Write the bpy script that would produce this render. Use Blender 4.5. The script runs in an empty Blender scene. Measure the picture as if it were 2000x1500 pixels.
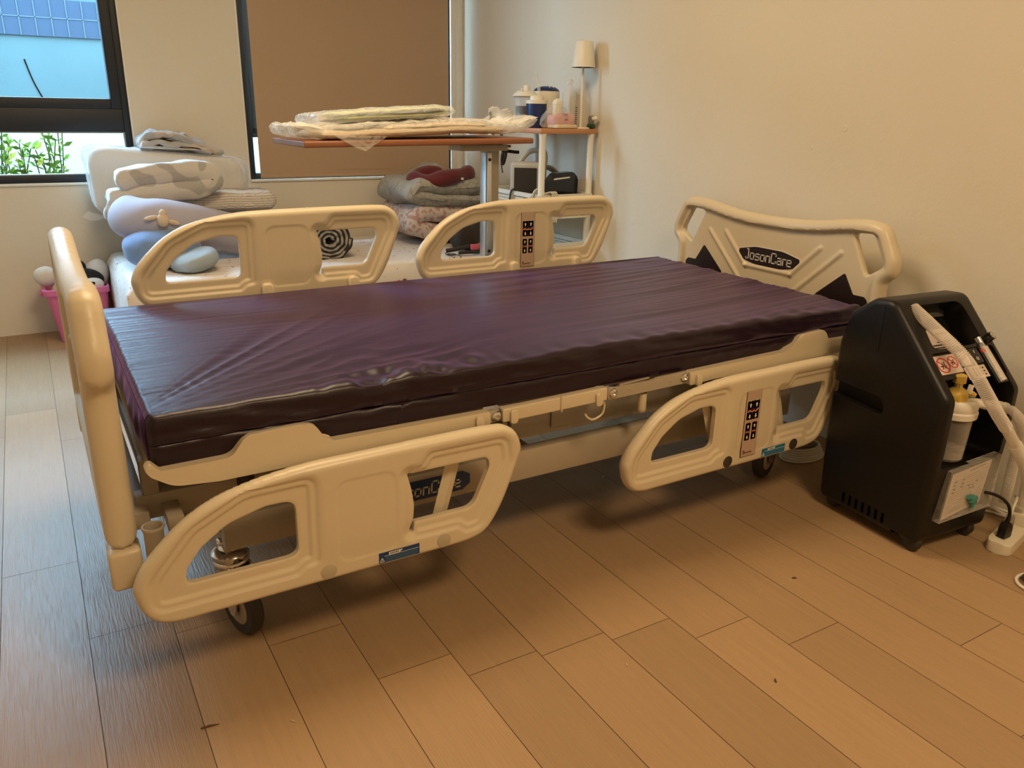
import bpy, bmesh, math, random
import numpy as np
from mathutils import Vector, Matrix, noise
random.seed(7)
S = bpy.context.scene
COL = S.collection
V = Vector
PI = math.pi

# ------------------------------------------------------------------ camera
F, YAW, PITCH, ROLL = 1548.85, 1.02888, -0.32954, 0.01852
cam = bpy.data.cameras.new('camera'); cam.sensor_width = 36; cam.lens = F * 36 / 2000
cam.clip_start = .02
camo = bpy.data.objects.new('camera', cam); COL.objects.link(camo)
cy, sy, cp, sp = math.cos(YAW), math.sin(YAW), math.cos(PITCH), math.sin(PITCH)
fwd = V((cy * cp, sy * cp, sp)); rgt = V((sy, -cy, 0)); upv = rgt.cross(fwd)
cr, sr = math.cos(ROLL), math.sin(ROLL)
r2 = rgt * cr + upv * sr; u2 = -rgt * sr + upv * cr
m = Matrix.Identity(4)
for i in range(3):
    m[i][0] = r2[i]; m[i][1] = u2[i]; m[i][2] = -fwd[i]
m[0][3], m[1][3], m[2][3] = -.1158, -1.4404, 1.0745
camo.matrix_world = m
S.camera = camo

# ------------------------------------------------------------------ world, lamps, exposure
w = bpy.data.worlds.new('sky'); S.world = w; w.use_nodes = True
bg = w.node_tree.nodes['Background']; bg.inputs[0].default_value = (.46, .72, 1.0, 1); bg.inputs[1].default_value = 32.0
S.view_settings.view_transform = 'Standard'; S.view_settings.look = 'None'
S.view_settings.gamma = 1; S.view_settings.exposure = 0.17; S.view_settings.use_curve_mapping = False

def area(name, loc, rot, sx, sy_, power, col, spread=PI):
    l = bpy.data.lights.new(name, 'AREA'); l.shape = 'RECTANGLE'; l.size = sx; l.size_y = sy_
    l.energy = power; l.color = col; l.spread = spread
    o = bpy.data.objects.new(name, l); COL.objects.link(o); o.location = loc; o.rotation_euler = rot
    return o
area('ceiling_lamp_light', (.55, .75, 2.44), (0, 0, 0), .9, .9, 32, (1.0, .74, .45))
area('front_fill_light', (.85, -1.75, 2.44), (0, 0, 0), .6, .6, 36, (1.0, .72, .42))  # added fill behind the camera to brighten rail faces, no known fixture
p = area('daylight_portal', (-.36, 3.16, 1.45), (math.radians(-90), 0, 0), 1.46, 1.46, 1, (1, 1, 1))
p.data.cycles.is_portal = True

# ------------------------------------------------------------------ materials
MATS = {}
def mat(name, color, rough=.5, metal=0., var=.0, vscale=8., bump=0., bscale=60., coat=0., sheen=0., trans=0., alpha=1., spec=.5, stretch=(1, 1, 1), sss=0.):
    if name in MATS: return MATS[name]
    M = bpy.data.materials.new(name); M.use_nodes = True; nt = M.node_tree; n = nt.nodes; L = nt.links
    b = n['Principled BSDF']
    b.inputs['Base Color'].default_value = (*color, 1); b.inputs['Roughness'].default_value = rough
    b.inputs['Metallic'].default_value = metal; b.inputs['Coat Weight'].default_value = coat
    b.inputs['Sheen Weight'].default_value = sheen; b.inputs['Transmission Weight'].default_value = trans
    b.inputs['Alpha'].default_value = alpha; b.inputs['Specular IOR Level'].default_value = spec
    b.inputs['Subsurface Weight'].default_value = sss
    tc = n.new('ShaderNodeTexCoord'); mp = n.new('ShaderNodeMapping'); mp.inputs['Scale'].default_value = stretch
    L.new(tc.outputs['Object'], mp.inputs['Vector'])
    nz = n.new('ShaderNodeTexNoise'); nz.inputs['Scale'].default_value = vscale; nz.inputs['Detail'].default_value = 4
    L.new(mp.outputs[0], nz.inputs['Vector'])
    v = max(var, .015)
    mx = n.new('ShaderNodeMix'); mx.data_type = 'RGBA'
    mx.inputs[6].default_value = (*[c * (1 - v) for c in color], 1); mx.inputs[7].default_value = (*[min(1, c * (1 + v)) for c in color], 1)
    L.new(nz.outputs['Fac'], mx.inputs[0]); L.new(mx.outputs[2], b.inputs['Base Color'])
    if bump:
        n2 = n.new('ShaderNodeTexNoise'); n2.inputs['Scale'].default_value = bscale; n2.inputs['Detail'].default_value = 3
        L.new(mp.outputs[0], n2.inputs['Vector'])
        bp = n.new('ShaderNodeBump'); bp.inputs['Strength'].default_value = bump; bp.inputs['Distance'].default_value = .01
        L.new(n2.outputs['Fac'], bp.inputs['Height']); L.new(bp.outputs[0], b.inputs['Normal'])
    MATS[name] = M
    M['_mix'] = mx.name
    return M

def pattern(M, kind, col, scale, thr, stretch=(1, 1, 1)):
    """print a second colour on a fabric: blotches, dots or line work; waves paint groove shade"""
    nt = M.node_tree; n = nt.nodes; L = nt.links; b = n['Principled BSDF']
    src = n[M['_mix']].outputs[2]
    tc = n.new('ShaderNodeTexCoord'); mp = n.new('ShaderNodeMapping'); mp.inputs['Scale'].default_value = stretch
    L.new(tc.outputs['Object'], mp.inputs['Vector'])
    ramp = n.new('ShaderNodeMapRange')
    if kind == 'blotch':
        t = n.new('ShaderNodeTexNoise'); t.inputs['Scale'].default_value = scale; t.inputs['Detail'].default_value = 0
        out = t.outputs['Fac']; ramp.inputs[1].default_value = thr; ramp.inputs[2].default_value = thr + .04
    elif kind == 'dots':
        t = n.new('ShaderNodeTexVoronoi'); t.inputs['Scale'].default_value = scale
        nz = n.new('ShaderNodeTexNoise'); nz.inputs['Scale'].default_value = scale * 3
        ad = n.new('ShaderNodeMixRGB'); ad.inputs[0].default_value = .06
        L.new(mp.outputs[0], ad.inputs[1]); L.new(mp.outputs[0], nz.inputs['Vector']); L.new(nz.outputs['Color'], ad.inputs[2]); L.new(ad.outputs[0], t.inputs['Vector'])
        out = t.outputs['Distance']; ramp.inputs[1].default_value = thr; ramp.inputs[2].default_value = thr - .05
    elif kind == 'waves':
        t = n.new('ShaderNodeTexWave'); t.bands_direction = 'Z'; t.inputs['Scale'].default_value = scale; t.inputs['Distortion'].default_value = 3.2; t.inputs['Detail'].default_value = 0; t.inputs['Detail Scale'].default_value = .35
        out = t.outputs['Fac']; ramp.inputs[1].default_value = thr; ramp.inputs[2].default_value = thr * .4
    else:
        t = n.new('ShaderNodeTexVoronoi'); t.feature = 'DISTANCE_TO_EDGE'; t.inputs['Scale'].default_value = scale
        out = t.outputs['Distance']; ramp.inputs[1].default_value = thr; ramp.inputs[2].default_value = thr * .5
    if kind != 'dots': L.new(mp.outputs[0], t.inputs['Vector'])
    L.new(out, ramp.inputs[0])
    mx = n.new('ShaderNodeMix'); mx.data_type = 'RGBA'; mx.inputs[7].default_value = (*col, 1)
    L.new(ramp.outputs[0], mx.inputs[0]); L.new(src, mx.inputs[6]); L.new(mx.outputs[2], b.inputs['Base Color'])
    return M

def film(name, tint=(1, 1, 1), opacity=.35, rough=.12, bump=.6):
    M = bpy.data.materials.new(name); M.use_nodes = True; nt = M.node_tree; n = nt.nodes; L = nt.links
    b = n['Principled BSDF']; b.inputs['Base Color'].default_value = (*tint, 1); b.inputs['Roughness'].default_value = rough
    fr = n.new('ShaderNodeLayerWeight'); fr.inputs[0].default_value = .35
    mr = n.new('ShaderNodeMapRange'); mr.inputs[3].default_value = opacity * .45; mr.inputs[4].default_value = min(1, opacity * 2)
    L.new(fr.outputs['Facing'], mr.inputs[0])
    tr = n.new('ShaderNodeBsdfTransparent'); ms = n.new('ShaderNodeMixShader')
    L.new(mr.outputs[0], ms.inputs[0]); L.new(tr.outputs[0], ms.inputs[1]); L.new(b.outputs[0], ms.inputs[2])
    L.new(ms.outputs[0], n['Material Output'].inputs[0])
    tc = n.new('ShaderNodeTexCoord'); nz = n.new('ShaderNodeTexNoise'); nz.inputs['Scale'].default_value = 22; nz.inputs['Detail'].default_value = 3; nz.inputs['Distortion'].default_value = 1.2
    bp = n.new('ShaderNodeBump'); bp.inputs['Strength'].default_value = bump; bp.inputs['Distance'].default_value = .02
    L.new(tc.outputs['Object'], nz.inputs['Vector']); L.new(nz.outputs['Fac'], bp.inputs['Height']); L.new(bp.outputs[0], b.inputs['Normal'])
    return M

CREAM = mat('cream_plastic', (.66, .565, .40), .36, var=.03, vscale=5, bump=.02, bscale=300)
CREAM2 = mat('cream_plastic_insert', (.48, .41, .29), .45, var=.04)
STEEL = mat('painted_steel', (.42, .36, .275), .45, var=.03)
STEELG = mat('grey_painted_steel', (.30, .28, .24), .45, var=.03)
CHROME = mat('chrome', (.75, .74, .72), .18, 1.)
ALU = mat('brushed_aluminium', (.66, .68, .72), .3, 1., var=.05, stretch=(30, 30, 1))
BLACK = mat('black_plastic', (.0060, .0050, .0045), .40, var=.05, bump=.05, bscale=900, spec=.36)
BLACKG = mat('black_gloss', (.01, .01, .011), .2)
RUBBER = mat('dark_rubber', (.03, .025, .022), .6)
GREYR = mat('grey_tyre', (.13, .12, .11), .55)
WHITE = mat('white_plastic', (.80, .78, .72), .4, var=.02)
BLUE = mat('blue_label', (.010, .045, .16), .4)
LBLUE = mat('light_blue_label', (.02, .16, .30), .4)
DKRED = mat('dark_inlay', (.016, .007, .007), .4)
RED = mat('red_inlay', (.40, .012, .02), .4)
INKW = mat('white_ink', (.75, .73, .68), .5)
INKK = mat('black_ink', (.02, .02, .022), .5)
INKR = mat('red_ink', (.55, .03, .02), .5)
NAVY = mat('navy_button', (.012, .014, .05), .35)
MAROON = mat('maroon_button', (.06, .008, .012), .35)
PANELC = mat('panel_foil', (.50, .36, .27), .4)
LED = mat('green_led', (.3, .9, .2), .4)
WOODT = mat('beech_top', (.50, .235, .105), .42, var=.15, vscale=6, stretch=(1, 12, 12))
WHITECABLE = mat('white_cable', (.72, .69, .60), .45)
PAPER = mat('pinkish_paper', (.62, .52, .47), .7, var=.03)

# ------------------------------------------------------------------ mesh helpers
def arc_poly(cs, n=6):
    """closed polygon from corners (x, y, r) with rounded corners"""
    out = []; N = len(cs)
    for i, c in enumerate(cs):
        p = V(c[:2]); r = c[2] if len(c) > 2 else 0
        if r <= 0: out.append((p.x, p.y)); continue
        a = V(cs[i - 1][:2]) - p; b = V(cs[(i + 1) % N][:2]) - p
        la, lb = a.length, b.length; a.normalize(); b.normalize()
        ang = a.angle(b, PI)
        if ang > PI - .02: out.append((p.x, p.y)); continue
        t = min(r / math.tan(ang / 2), la * .49, lb * .49)
        s, e = p + a * t, p + b * t
        for k in range(n + 1):
            q = k / n; pt = s * (1 - q) ** 2 + p * 2 * q * (1 - q) + e * q * q
            out.append((pt.x, pt.y))
    return out

def smooth_poly(pts, n=4):
    """closed Catmull-Rom through points"""
    out = []; N = len(pts)
    for i in range(N):
        p0, p1, p2, p3 = [V(pts[(i + k - 1) % N]) for k in range(4)]
        for k in range(n):
            t = k / n
            q = .5 * ((2 * p1) + (p2 - p0) * t + (2 * p0 - 5 * p1 + 4 * p2 - p3) * t * t + (3 * p1 - p0 - 3 * p2 + p3) * t ** 3)
            out.append(tuple(q))
    return out

def smooth_path(pts, n=8):
    out = []; N = len(pts); P = [V(p) for p in pts]
    for i in range(N - 1):
        p0 = P[max(i - 1, 0)]; p1 = P[i]; p2 = P[i + 1]; p3 = P[min(i + 2, N - 1)]
        for k in range(n):
            t = k / n
            out.append(.5 * ((2 * p1) + (p2 - p0) * t + (2 * p0 - 5 * p1 + 4 * p2 - p3) * t * t + (3 * p1 - p0 - 3 * p2 + p3) * t ** 3))
    out.append(P[-1]); return out

def finish(ob, sm=True, ang=35):
    me = ob.data
    if sm:
        me.shade_smooth()
        try: me.set_sharp_from_angle(angle=math.radians(ang))
        except Exception: pass

LOC = {}
def link(name, me, mats, parent=None, sm=True, ang=35, **tags):
    for mm in (mats if isinstance(mats, (list, tuple)) else [mats]): me.materials.append(mm)
    o = bpy.data.objects.new(name, me); COL.objects.link(o)
    if parent is not None:
        o.parent = parent
    finish(o, sm, ang)
    for k, v in tags.items(): o[k] = v
    return o

def root_loc(o):
    while o is not None:
        if o.name in LOC: return LOC[o.name]
        o = o.parent
    return V((0, 0, 0))

def thing(name, label, cat, loc=(0, 0, 0), group=None, rotz=0):
    o = bpy.data.objects.new(name, None); COL.objects.link(o); o.location = loc; o.rotation_euler = (0, 0, rotz)
    o.empty_display_size = .05
    o['label'] = label; o['category'] = cat
    if group: o['group'] = group
    LOC[o.name] = V(loc)
    return o

def tag(o, label, cat, group=None, kind=None):
    o['label'] = label; o['category'] = cat
    if group: o['group'] = group
    if kind: o['kind'] = kind
    return o

class MB:
    def __init__(s, local=False): s.bm = bmesh.new(); s.local = local
    def _set(s, faces, mi):
        for f in faces: f.material_index = mi
    def add(s, verts, faces, mi=0):
        vs = [s.bm.verts.new(v) for v in verts]; fs = []
        for f in faces:
            if len(set(f)) < 3: continue
            try: fs.append(s.bm.faces.new([vs[i] for i in f]))
            except ValueError: pass
        s._set(fs, mi); return vs, fs
    def box(s, c, d, bev=0, mi=0, rot=None, seg=2):
        t = bmesh.new(); bmesh.ops.create_cube(t, size=1)
        bmesh.ops.scale(t, vec=d, verts=t.verts)
        if bev: bmesh.ops.bevel(t, geom=t.edges[:], offset=bev, segments=seg, profile=.5, affect='EDGES')
        M_ = Matrix.Translation(c)
        if rot is not None: M_ = M_ @ (rot if isinstance(rot, Matrix) else Matrix.Rotation(rot[0], 4, rot[1]))
        bmesh.ops.transform(t, matrix=M_, verts=t.verts)
        s.merge(t, mi)
    def merge(s, t, mi=0):
        t.verts.index_update()
        s.add([v.co.copy() for v in t.verts], [[v.index for v in f.verts] for f in t.faces], mi); t.free()
    def cyl(s, a, b, r0, r1=None, seg=24, mi=0, cap=True):
        r1 = r0 if r1 is None else r1
        s.sweep([V(a), V(b)], [r0, r1], seg, mi, cap)
    def sweep(s, pts, rad, seg=12, mi=0, cap=True, sx=1., up=None):
        P = [V(p) for p in pts]; N = len(P)
        if not hasattr(rad, '__len__'): rad = [rad] * N
        t0 = (P[1] - P[0]).normalized()
        n0 = t0.orthogonal().normalized() if up is None else (V(up) - t0 * V(up).dot(t0)).normalized()
        vs = []; fs = []
        for i in range(N):
            t = (P[min(i + 1, N - 1)] - P[max(i - 1, 0)]).normalized()
            n0 = (n0 - t * n0.dot(t)).normalized(); bb = t.cross(n0)
            for k in range(seg):
                a = 2 * PI * k / seg
                vs.append(P[i] + n0 * math.cos(a) * rad[i] + bb * math.sin(a) * rad[i] * sx)
        for i in range(N - 1):
            for k in range(seg):
                k2 = (k + 1) % seg
                fs.append([i * seg + k, i * seg + k2, (i + 1) * seg + k2, (i + 1) * seg + k])
        if cap: fs.append(list(range(seg))[::-1]); fs.append([(N - 1) * seg + k for k in range(seg)])
        return s.add(vs, fs, mi)
    def lathe(s, prof, c=(0, 0, 0), seg=32, mi=0, rot=None):
        """profile [(r, z)...] about +Z through c"""
        vs = []; fs = []; N = len(prof); M_ = Matrix.Translation(c) @ (rot if rot is not None else Matrix.Identity(4))
        for r, z in prof:
            for k in range(seg):
                a = 2 * PI * k / seg; vs.append(M_ @ V((r * math.cos(a), r * math.sin(a), z)))
        for i in range(N - 1):
            for k in range(seg):
                k2 = (k + 1) % seg; fs.append([i * seg + k, i * seg + k2, (i + 1) * seg + k2, (i + 1) * seg + k])
        fs.append(list(range(seg))[::-1]); fs.append([(N - 1) * seg + k for k in range(seg)])
        return s.add(vs, fs, mi)
    def prism(s, poly, fn, d0, d1, mi=0, bev=0):
        """extrude 2D polygon; fn(u, v, d) -> 3D"""
        t = bmesh.new(); n = len(poly)
        a = [t.verts.new(fn(u, v, d0)) for u, v in poly]; b = [t.verts.new(fn(u, v, d1)) for u, v in poly]
        f0 = t.faces.new(a[::-1]); f1 = t.faces.new(b)
        for i in range(n): t.faces.new([a[i], a[(i + 1) % n], b[(i + 1) % n], b[i]])
        if bev: bmesh.ops.bevel(t, geom=list(set(f0.edges[:] + f1.edges[:])), offset=bev, segments=3, profile=.5, affect='EDGES')
        s.merge(t, mi)
    def rprism(s, poly, fn, d0, d1, r, mi=0, n=4):
        """convex polygon extruded with rounded rims"""
        P = [V(p) for p in poly]; N = len(P); ar = sum(P[i].x * P[(i + 1) % N].y - P[(i + 1) % N].x * P[i].y for i in range(N)); sg = 1 if ar > 0 else -1
        nr = []
        for i in range(N):
            t = (P[(i + 1) % N] - P[i - 1]).normalized(); nr.append(V((-t.y, t.x)) * sg)
        rings = [(d0 + r * (1 - math.sin(a)), r * (1 - math.cos(a))) for a in [PI / 2 * k / n for k in range(n, -1, -1)]] + [(d1 - r * (1 - math.sin(a)), r * (1 - math.cos(a))) for a in [PI / 2 * k / n for k in range(n + 1)]]
        vs = [fn(*(P[i] + nr[i] * ins), d) for d, ins in rings for i in range(N)]; fs = []
        for l in range(len(rings) - 1):
            for i in range(N): j = (i + 1) % N; fs.append([l * N + i, l * N + j, (l + 1) * N + j, (l + 1) * N + i])
        fs.append(list(range(N))[::-1]); fs.append([(len(rings) - 1) * N + i for i in range(N)])
        return s.add(vs, fs, mi)
    def build(s, name, mats, parent=None, sm=True, ang=35, weld=False, **tags):
        if weld: bmesh.ops.remove_doubles(s.bm, verts=s.bm.verts, dist=1e-5)
        bmesh.ops.recalc_face_normals(s.bm, faces=s.bm.faces)
        if parent is not None and not s.local:
            bmesh.ops.translate(s.bm, vec=-root_loc(parent), verts=s.bm.verts)
        me = bpy.data.meshes.new(name); s.bm.to_mesh(me); s.bm.free()
        return link(name, me, mats, parent, sm, ang, **tags)

def sdf(P, poly):
    """positive inside"""
    A = np.array(poly, float); B = np.roll(A, -1, 0); out = np.full(len(P), 1e9); ins = np.zeros(len(P), bool)
    for a, b in zip(A, B):
        ab = b - a; t = np.clip(((P - a) @ ab) / max(ab @ ab, 1e-12), 0, 1)
        out = np.minimum(out, np.hypot(*(P - a - t[:, None] * ab).T))
        c = ((a[1] > P[:, 1]) != (b[1] > P[:, 1]))
        with np.errstate(all='ignore'):
            xi = (b[0] - a[0]) * (P[:, 1] - a[1]) / ((b[1] - a[1]) or 1e-12) + a[0]
        ins ^= c & (P[:, 0] < xi)
    return np.where(ins, out, -out)

def moulded(outer, holes, prof, cell, back=None):
    """solid moulded plate: 2D region given by outline and holes, local thickness from prof(P, dout, dhole)"""
    o = np.array(outer); lo = o.min(0) - cell; hi = o.max(0) + cell
    nx = int((hi[0] - lo[0]) / cell) + 2; ny = int((hi[1] - lo[1]) / cell) + 2
    gx, gy = np.meshgrid(lo[0] + np.arange(nx) * cell, lo[1] + np.arange(ny) * cell, indexing='ij')
    P = np.c_[gx.ravel(), gy.ravel()]
    def D(P):
        do = sdf(P, outer); dh = np.full(len(P), 1e3)
        for h in holes: dh = np.minimum(dh, -sdf(P, h))
        return do, dh
    do, dh = D(P); d = np.minimum(do, dh)
    e = 1e-4
    for _ in range(2):
        near = np.abs(d) < .3 * cell
        Q = P[near]
        if len(Q):
            gxx = (np.minimum(*D(Q + [e, 0])) - np.minimum(*D(Q - [e, 0]))) / (2 * e)
            gyy = (np.minimum(*D(Q + [0, e])) - np.minimum(*D(Q - [0, e]))) / (2 * e)
            P[near] = Q - np.c_[gxx, gyy] * d[near][:, None]
        if _ == 0: keep = near.copy()
        do, dh = D(P); d2 = np.minimum(do, dh); d = np.where(keep, 0, np.where(np.abs(d2) < 1e-9, 0, d2))
        break
    verts = []; vid = {}; vd = []
    def gv(i):
        k = ('g', i)
        if k not in vid: vid[k] = len(verts); verts.append(P[i]); vd.append(d[i])
        return vid[k]
    def ev(i, j):
        k = ('e', min(i, j), max(i, j))
        if k not in vid:
            t = d[i] / (d[i] - d[j]); vid[k] = len(verts); verts.append(P[i] + (P[j] - P[i]) * t); vd.append(0.)
        return vid[k]
    faces = []
    for i in range(nx - 1):
        for j in range(ny - 1):
            c = [i * ny + j, (i + 1) * ny + j, (i + 1) * ny + j + 1, i * ny + j + 1]
            dc = [d[k] for k in c]
            if max(dc) <= 0: continue
            if min(dc) >= 0: faces.append([gv(k) for k in c]); continue
            f = []
            for a in range(4):
                p_, q_ = c[a], c[(a + 1) % 4]
                if d[p_] >= 0: f.append(gv(p_))
                if (d[p_] > 0 and d[q_] < 0) or (d[p_] < 0 and d[q_] > 0): f.append(ev(p_, q_))
            if len(f) > 2: faces.append(f)
    VP = np.array(verts); vd = np.array(vd)
    do, dh = D(VP); do = np.maximum(do, 0); dh = np.maximum(dh, 0)
    h = prof(VP, do, dh); bdry = vd == 0
    h = np.where(bdry & (h < 5e-4), 0, h); hb = h
    n = len(VP); out = [(VP[i][0], VP[i][1], h[i]) for i in range(n)]; mp = {}
    for i in range(n):
        if bdry[i] and h[i] == 0: mp[i] = i
        else: mp[i] = len(out); out.append((VP[i][0], VP[i][1], -hb[i]))
    fs = faces + [[mp[k] for k in f][::-1] for f in faces]
    cnt = {}
    for f in faces:
        for i, p_ in enumerate(f):
            q_ = f[(i + 1) % len(f)]; k = (min(p_, q_), max(p_, q_)); cnt.setdefault(k, []).append((p_, q_))
    for k, l in cnt.items():
        if len(l) == 1:
            p_, q_ = l[0]; w_ = [q_, p_] + ([mp[p_]] if mp[p_] != p_ else []) + ([mp[q_]] if mp[q_] != q_ else [])
            if len(w_) > 2: fs.append(w_)
    return out, fs

def rnd(d, r):
    q = np.clip(d / r, 0, 1); return np.sqrt(np.clip(1 - (1 - q) ** 2, 0, 1))
def sst(x, a, b):
    t = np.clip((x - a) / (b - a), 0, 1); return t * t * (3 - 2 * t)

STROKES = {
 'J': (.42, [[(0, .12), (.06, 0), (.3, 0), (.38, .1), (.38, 1), (.16, 1)]]),
 'o': (.5, [[(.06, 0), (.44, 0), (.5, .07), (.5, .55), (.44, .62), (.06, .62), (0, .55), (0, .07), (.06, 0)]]),
 's': (.5, [[(.5, .62), (.06, .62), (0, .56), (0, .38), (.06, .33), (.44, .33), (.5, .27), (.5, .06), (.44, 0), (0, 0)]]),
 'n': (.5, [[(0, 0), (0, .62), (.44, .62), (.5, .55), (.5, 0)]]),
 'C': (.6, [[(.6, .76), (.6, .92), (.53, 1), (.08, 1), (0, .92), (0, .08), (.08, 0), (.53, 0), (.6, .08), (.6, .22)]]),
 'a': (.5, [[(.05, .62), (.44, .62), (.5, .56), (.5, 0), (.06, 0), (0, .06), (0, .28), (.06, .34), (.5, .34)]]),
 'r': (.32, [[(0, 0), (0, .62)], [(0, .5), (.1, .62), (.34, .62)]]),
 'e': (.5, [[(0, .33), (.5, .33), (.5, .56), (.44, .62), (.06, .62), (0, .56), (0, .06), (.06, 0), (.48, 0)]]),
}
def word(mb, txt, fn, u0, v0, hgt, d, mi, wd=.115, gap=.2, slant=.0):
    """stroke lettering; fn(u, v, d)"""
    u = 0; tot = sum(STROKES[c][0] + gap for c in txt) - gap
    for c in txt:
        w_, sts = STROKES[c]
        for st in sts:
            for a, b in zip(st[:-1], st[1:]):
                a, b = V(a), V(b); t = (b - a).normalized(); nn = V((-t.y, t.x)) * wd / 2; a2, b2 = a - t * wd * .4, b + t * wd * .4
                q = [a2 + nn, b2 + nn, b2 - nn, a2 - nn]
                q = [(u0 + (u + p.x + slant * p.y - tot / 2) * hgt, v0 + p.y * hgt) for p in q]
                mb.prism(q, fn, d, d + .0008, mi)
        u += w_ + gap

def ribbon(mb, path, thick, y0, y1, ny=18, amp=.006, freq=9, mi=0, seed=0, endr=.35, sub=6, thick_end=1., along=None):
    """soft folded layer: a thick serpentine (x, z) path swept along y"""
    P = smooth_path([(a, 0, b) for a, b in path], sub); n = len(P)
    up = []; dn = []
    for i in range(n):
        t = (P[min(i + 1, n - 1)] - P[max(i - 1, 0)]).normalized(); nn = V((-t.z, 0, t.x))
        k = i / (n - 1); e = min(k, 1 - k) * (n - 1) / 3.; th = thick / 2 * math.sqrt(max(.04, 1 - (1 - min(1, e)) ** 2))
        up.append(P[i] + nn * th); dn.append(P[i] - nn * th)
    loop = up + dn[::-1]; c = [(up[i] + dn[i]) / 2 for i in range(n)]; cc = c + c[::-1]; N = len(loop)
    vs = []; fs = []
    for j in range(ny + 1):
        k = j / ny; e = min(k, 1 - k) / .12; s_ = math.sqrt(max(.0, 1 - (1 - min(1, e)) ** 2)) * (1 - .15) + .15 if e < 1 else 1
        y = y0 + (y1 - y0) * (k if True else 0)
        for i in range(N):
            q = cc[i] + (loop[i] - cc[i]) * s_
            q = V((q.x, y, q.z))
            d = noise.noise_vector(V((q.x * freq + seed * 7, q.y * freq * .7, q.z * freq + i / N * 2))) * amp
            d += noise.noise_vector(V((q.x * freq * 3 + seed, q.y * freq * 2, q.z * freq * 3))) * amp * .35
            vs.append(q + d)
    for j in range(ny):
        for i in range(N):
            i2 = (i + 1) % N; fs.append([j * N + i, j * N + i2, (j + 1) * N + i2, (j + 1) * N + i])
    fs.append(list(range(N))[::-1]); fs.append([ny * N + i for i in range(N)])
    if along is not None: vs = [along(v) for v in vs]
    return mb.add(vs, fs, mi)

def blob(mb, c, r, ex=(1, 1), nu=40, nv=24, amp=0., freq=6, mi=0, seed=0, rot=None, fn=None):
    """soft superellipsoid"""
    vs = []; fs = []
    def pw(a, e): return math.copysign(abs(a) ** e, a)
    M_ = Matrix.Translation(c) @ (rot if rot is not None else Matrix.Identity(4))
    for i in range(nv + 1):
        t = -PI / 2 + PI * i / nv
        for k in range(nu):
            a = 2 * PI * k / nu
            q = V((r[0] * pw(math.cos(t), ex[1]) * pw(math.cos(a), ex[0]), r[1] * pw(math.cos(t), ex[1]) * pw(math.sin(a), ex[0]), r[2] * pw(math.sin(t), ex[1])))
            if fn: q = fn(q)
            if amp:
                q = q + noise.noise_vector(q * freq + V((seed, seed * 2, 0))) * amp + noise.noise_vector(q * freq * 2.7 + V((seed, 0, 5))) * amp * .4
            vs.append(M_ @ q)
    for i in range(nv):
        for k in range(nu):
            k2 = (k + 1) % nu; fs.append([i * nu + k, i * nu + k2, (i + 1) * nu + k2, (i + 1) * nu + k])
    return mb.add(vs, fs, mi)

def boolean(ob, cutters):
    for c in cutters:
        md = ob.modifiers.new('cut', 'BOOLEAN'); md.object = c; md.operation = 'DIFFERENCE'; md.solver = 'EXACT'
    bpy.context.view_layer.update()
    dg = bpy.context.evaluated_depsgraph_get(); me = bpy.data.meshes.new_from_object(ob.evaluated_get(dg))
    ob.modifiers.clear(); old = ob.data; ob.data = me
    for c in cutters:
        md_ = c.data; bpy.data.objects.remove(c)

XZ = lambda y: (lambda u, v, d: (u, y - d, v))       # d grows toward the camera side (-Y)

# ------------------------------------------------------------------ the room
XR, YB, XL, YF, ZC = 2.19, 3.02, -1.5, -3.3, 2.5
def struct(name, mb, mats, parent=None, **k):
    o = mb.build(name, mats, parent, **k)
    if parent is None: o['kind'] = 'structure'
    return o
WALL = mat('wall_paint', (.72, .665, .55), .75, var=.03, vscale=2.5, bump=.10, bscale=45)
CEIL = mat('ceiling_paint', (.75, .70, .62), .8)

# floor: boards running toward the window wall
FL = mat('oak_laminate', (.345, .225, .122), .36, var=.10, vscale=3, stretch=(26, 1.5, 1), bump=.0)
def floor_mat():
    nt = FL.node_tree; n = nt.nodes; L = nt.links; b = n['Principled BSDF']
    at = n.new('ShaderNodeAttribute'); at.attribute_name = 'board'
    src = n[FL['_mix']].outputs[2]
    hs = n.new('ShaderNodeHueSaturation')
    mr = n.new('ShaderNodeMapRange'); mr.inputs[3].default_value = .9; mr.inputs[4].default_value = 1.1
    L.new(at.outputs['Fac'], mr.inputs[0]); L.new(mr.outputs[0], hs.inputs['Value']); L.new(src, hs.inputs['Color'])
    L.new(hs.outputs[0], b.inputs['Base Color'])
    tc = n.new('ShaderNodeTexCoord'); mp = n.new('ShaderNodeMapping'); mp.inputs['Scale'].default_value = (260, 16, 1)
    nz = n.new('ShaderNodeTexNoise'); nz.inputs['Scale'].default_value = 1; nz.inputs['Detail'].default_value = 2; nz.inputs['Distortion'].default_value = .6
    L.new(tc.outputs['Object'], mp.inputs[0]); L.new(mp.outputs[0], nz.inputs['Vector'])
    bp = n.new('ShaderNodeBump'); bp.inputs['Strength'].default_value = .32; bp.inputs['Distance'].default_value = .003
    L.new(nz.outputs['Fac'], bp.inputs['Height']); L.new(bp.outputs[0], b.inputs['Normal'])
    r = n.new('ShaderNodeMapRange'); r.inputs[3].default_value = .30; r.inputs[4].default_value = .48; b.inputs['Specular IOR Level'].default_value = .24
    L.new(nz.outputs['Fac'], r.inputs[0]); L.new(r.outputs[0], b.inputs['Roughness'])
floor_mat()
GAPM = mat('board_gap', (.09, .05, .025), .8)
X0, PW = -.1474, .1618
ENDS = {-1: .585, 0: .23, 1: -1.06, 2: .02, 3: -.19, 4: .95, 5: -.29, 6: .9, 7: -.405, 8: -.52, 9: .3}
mb = MB(); cols = []
rndb = random.Random(5)
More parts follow.
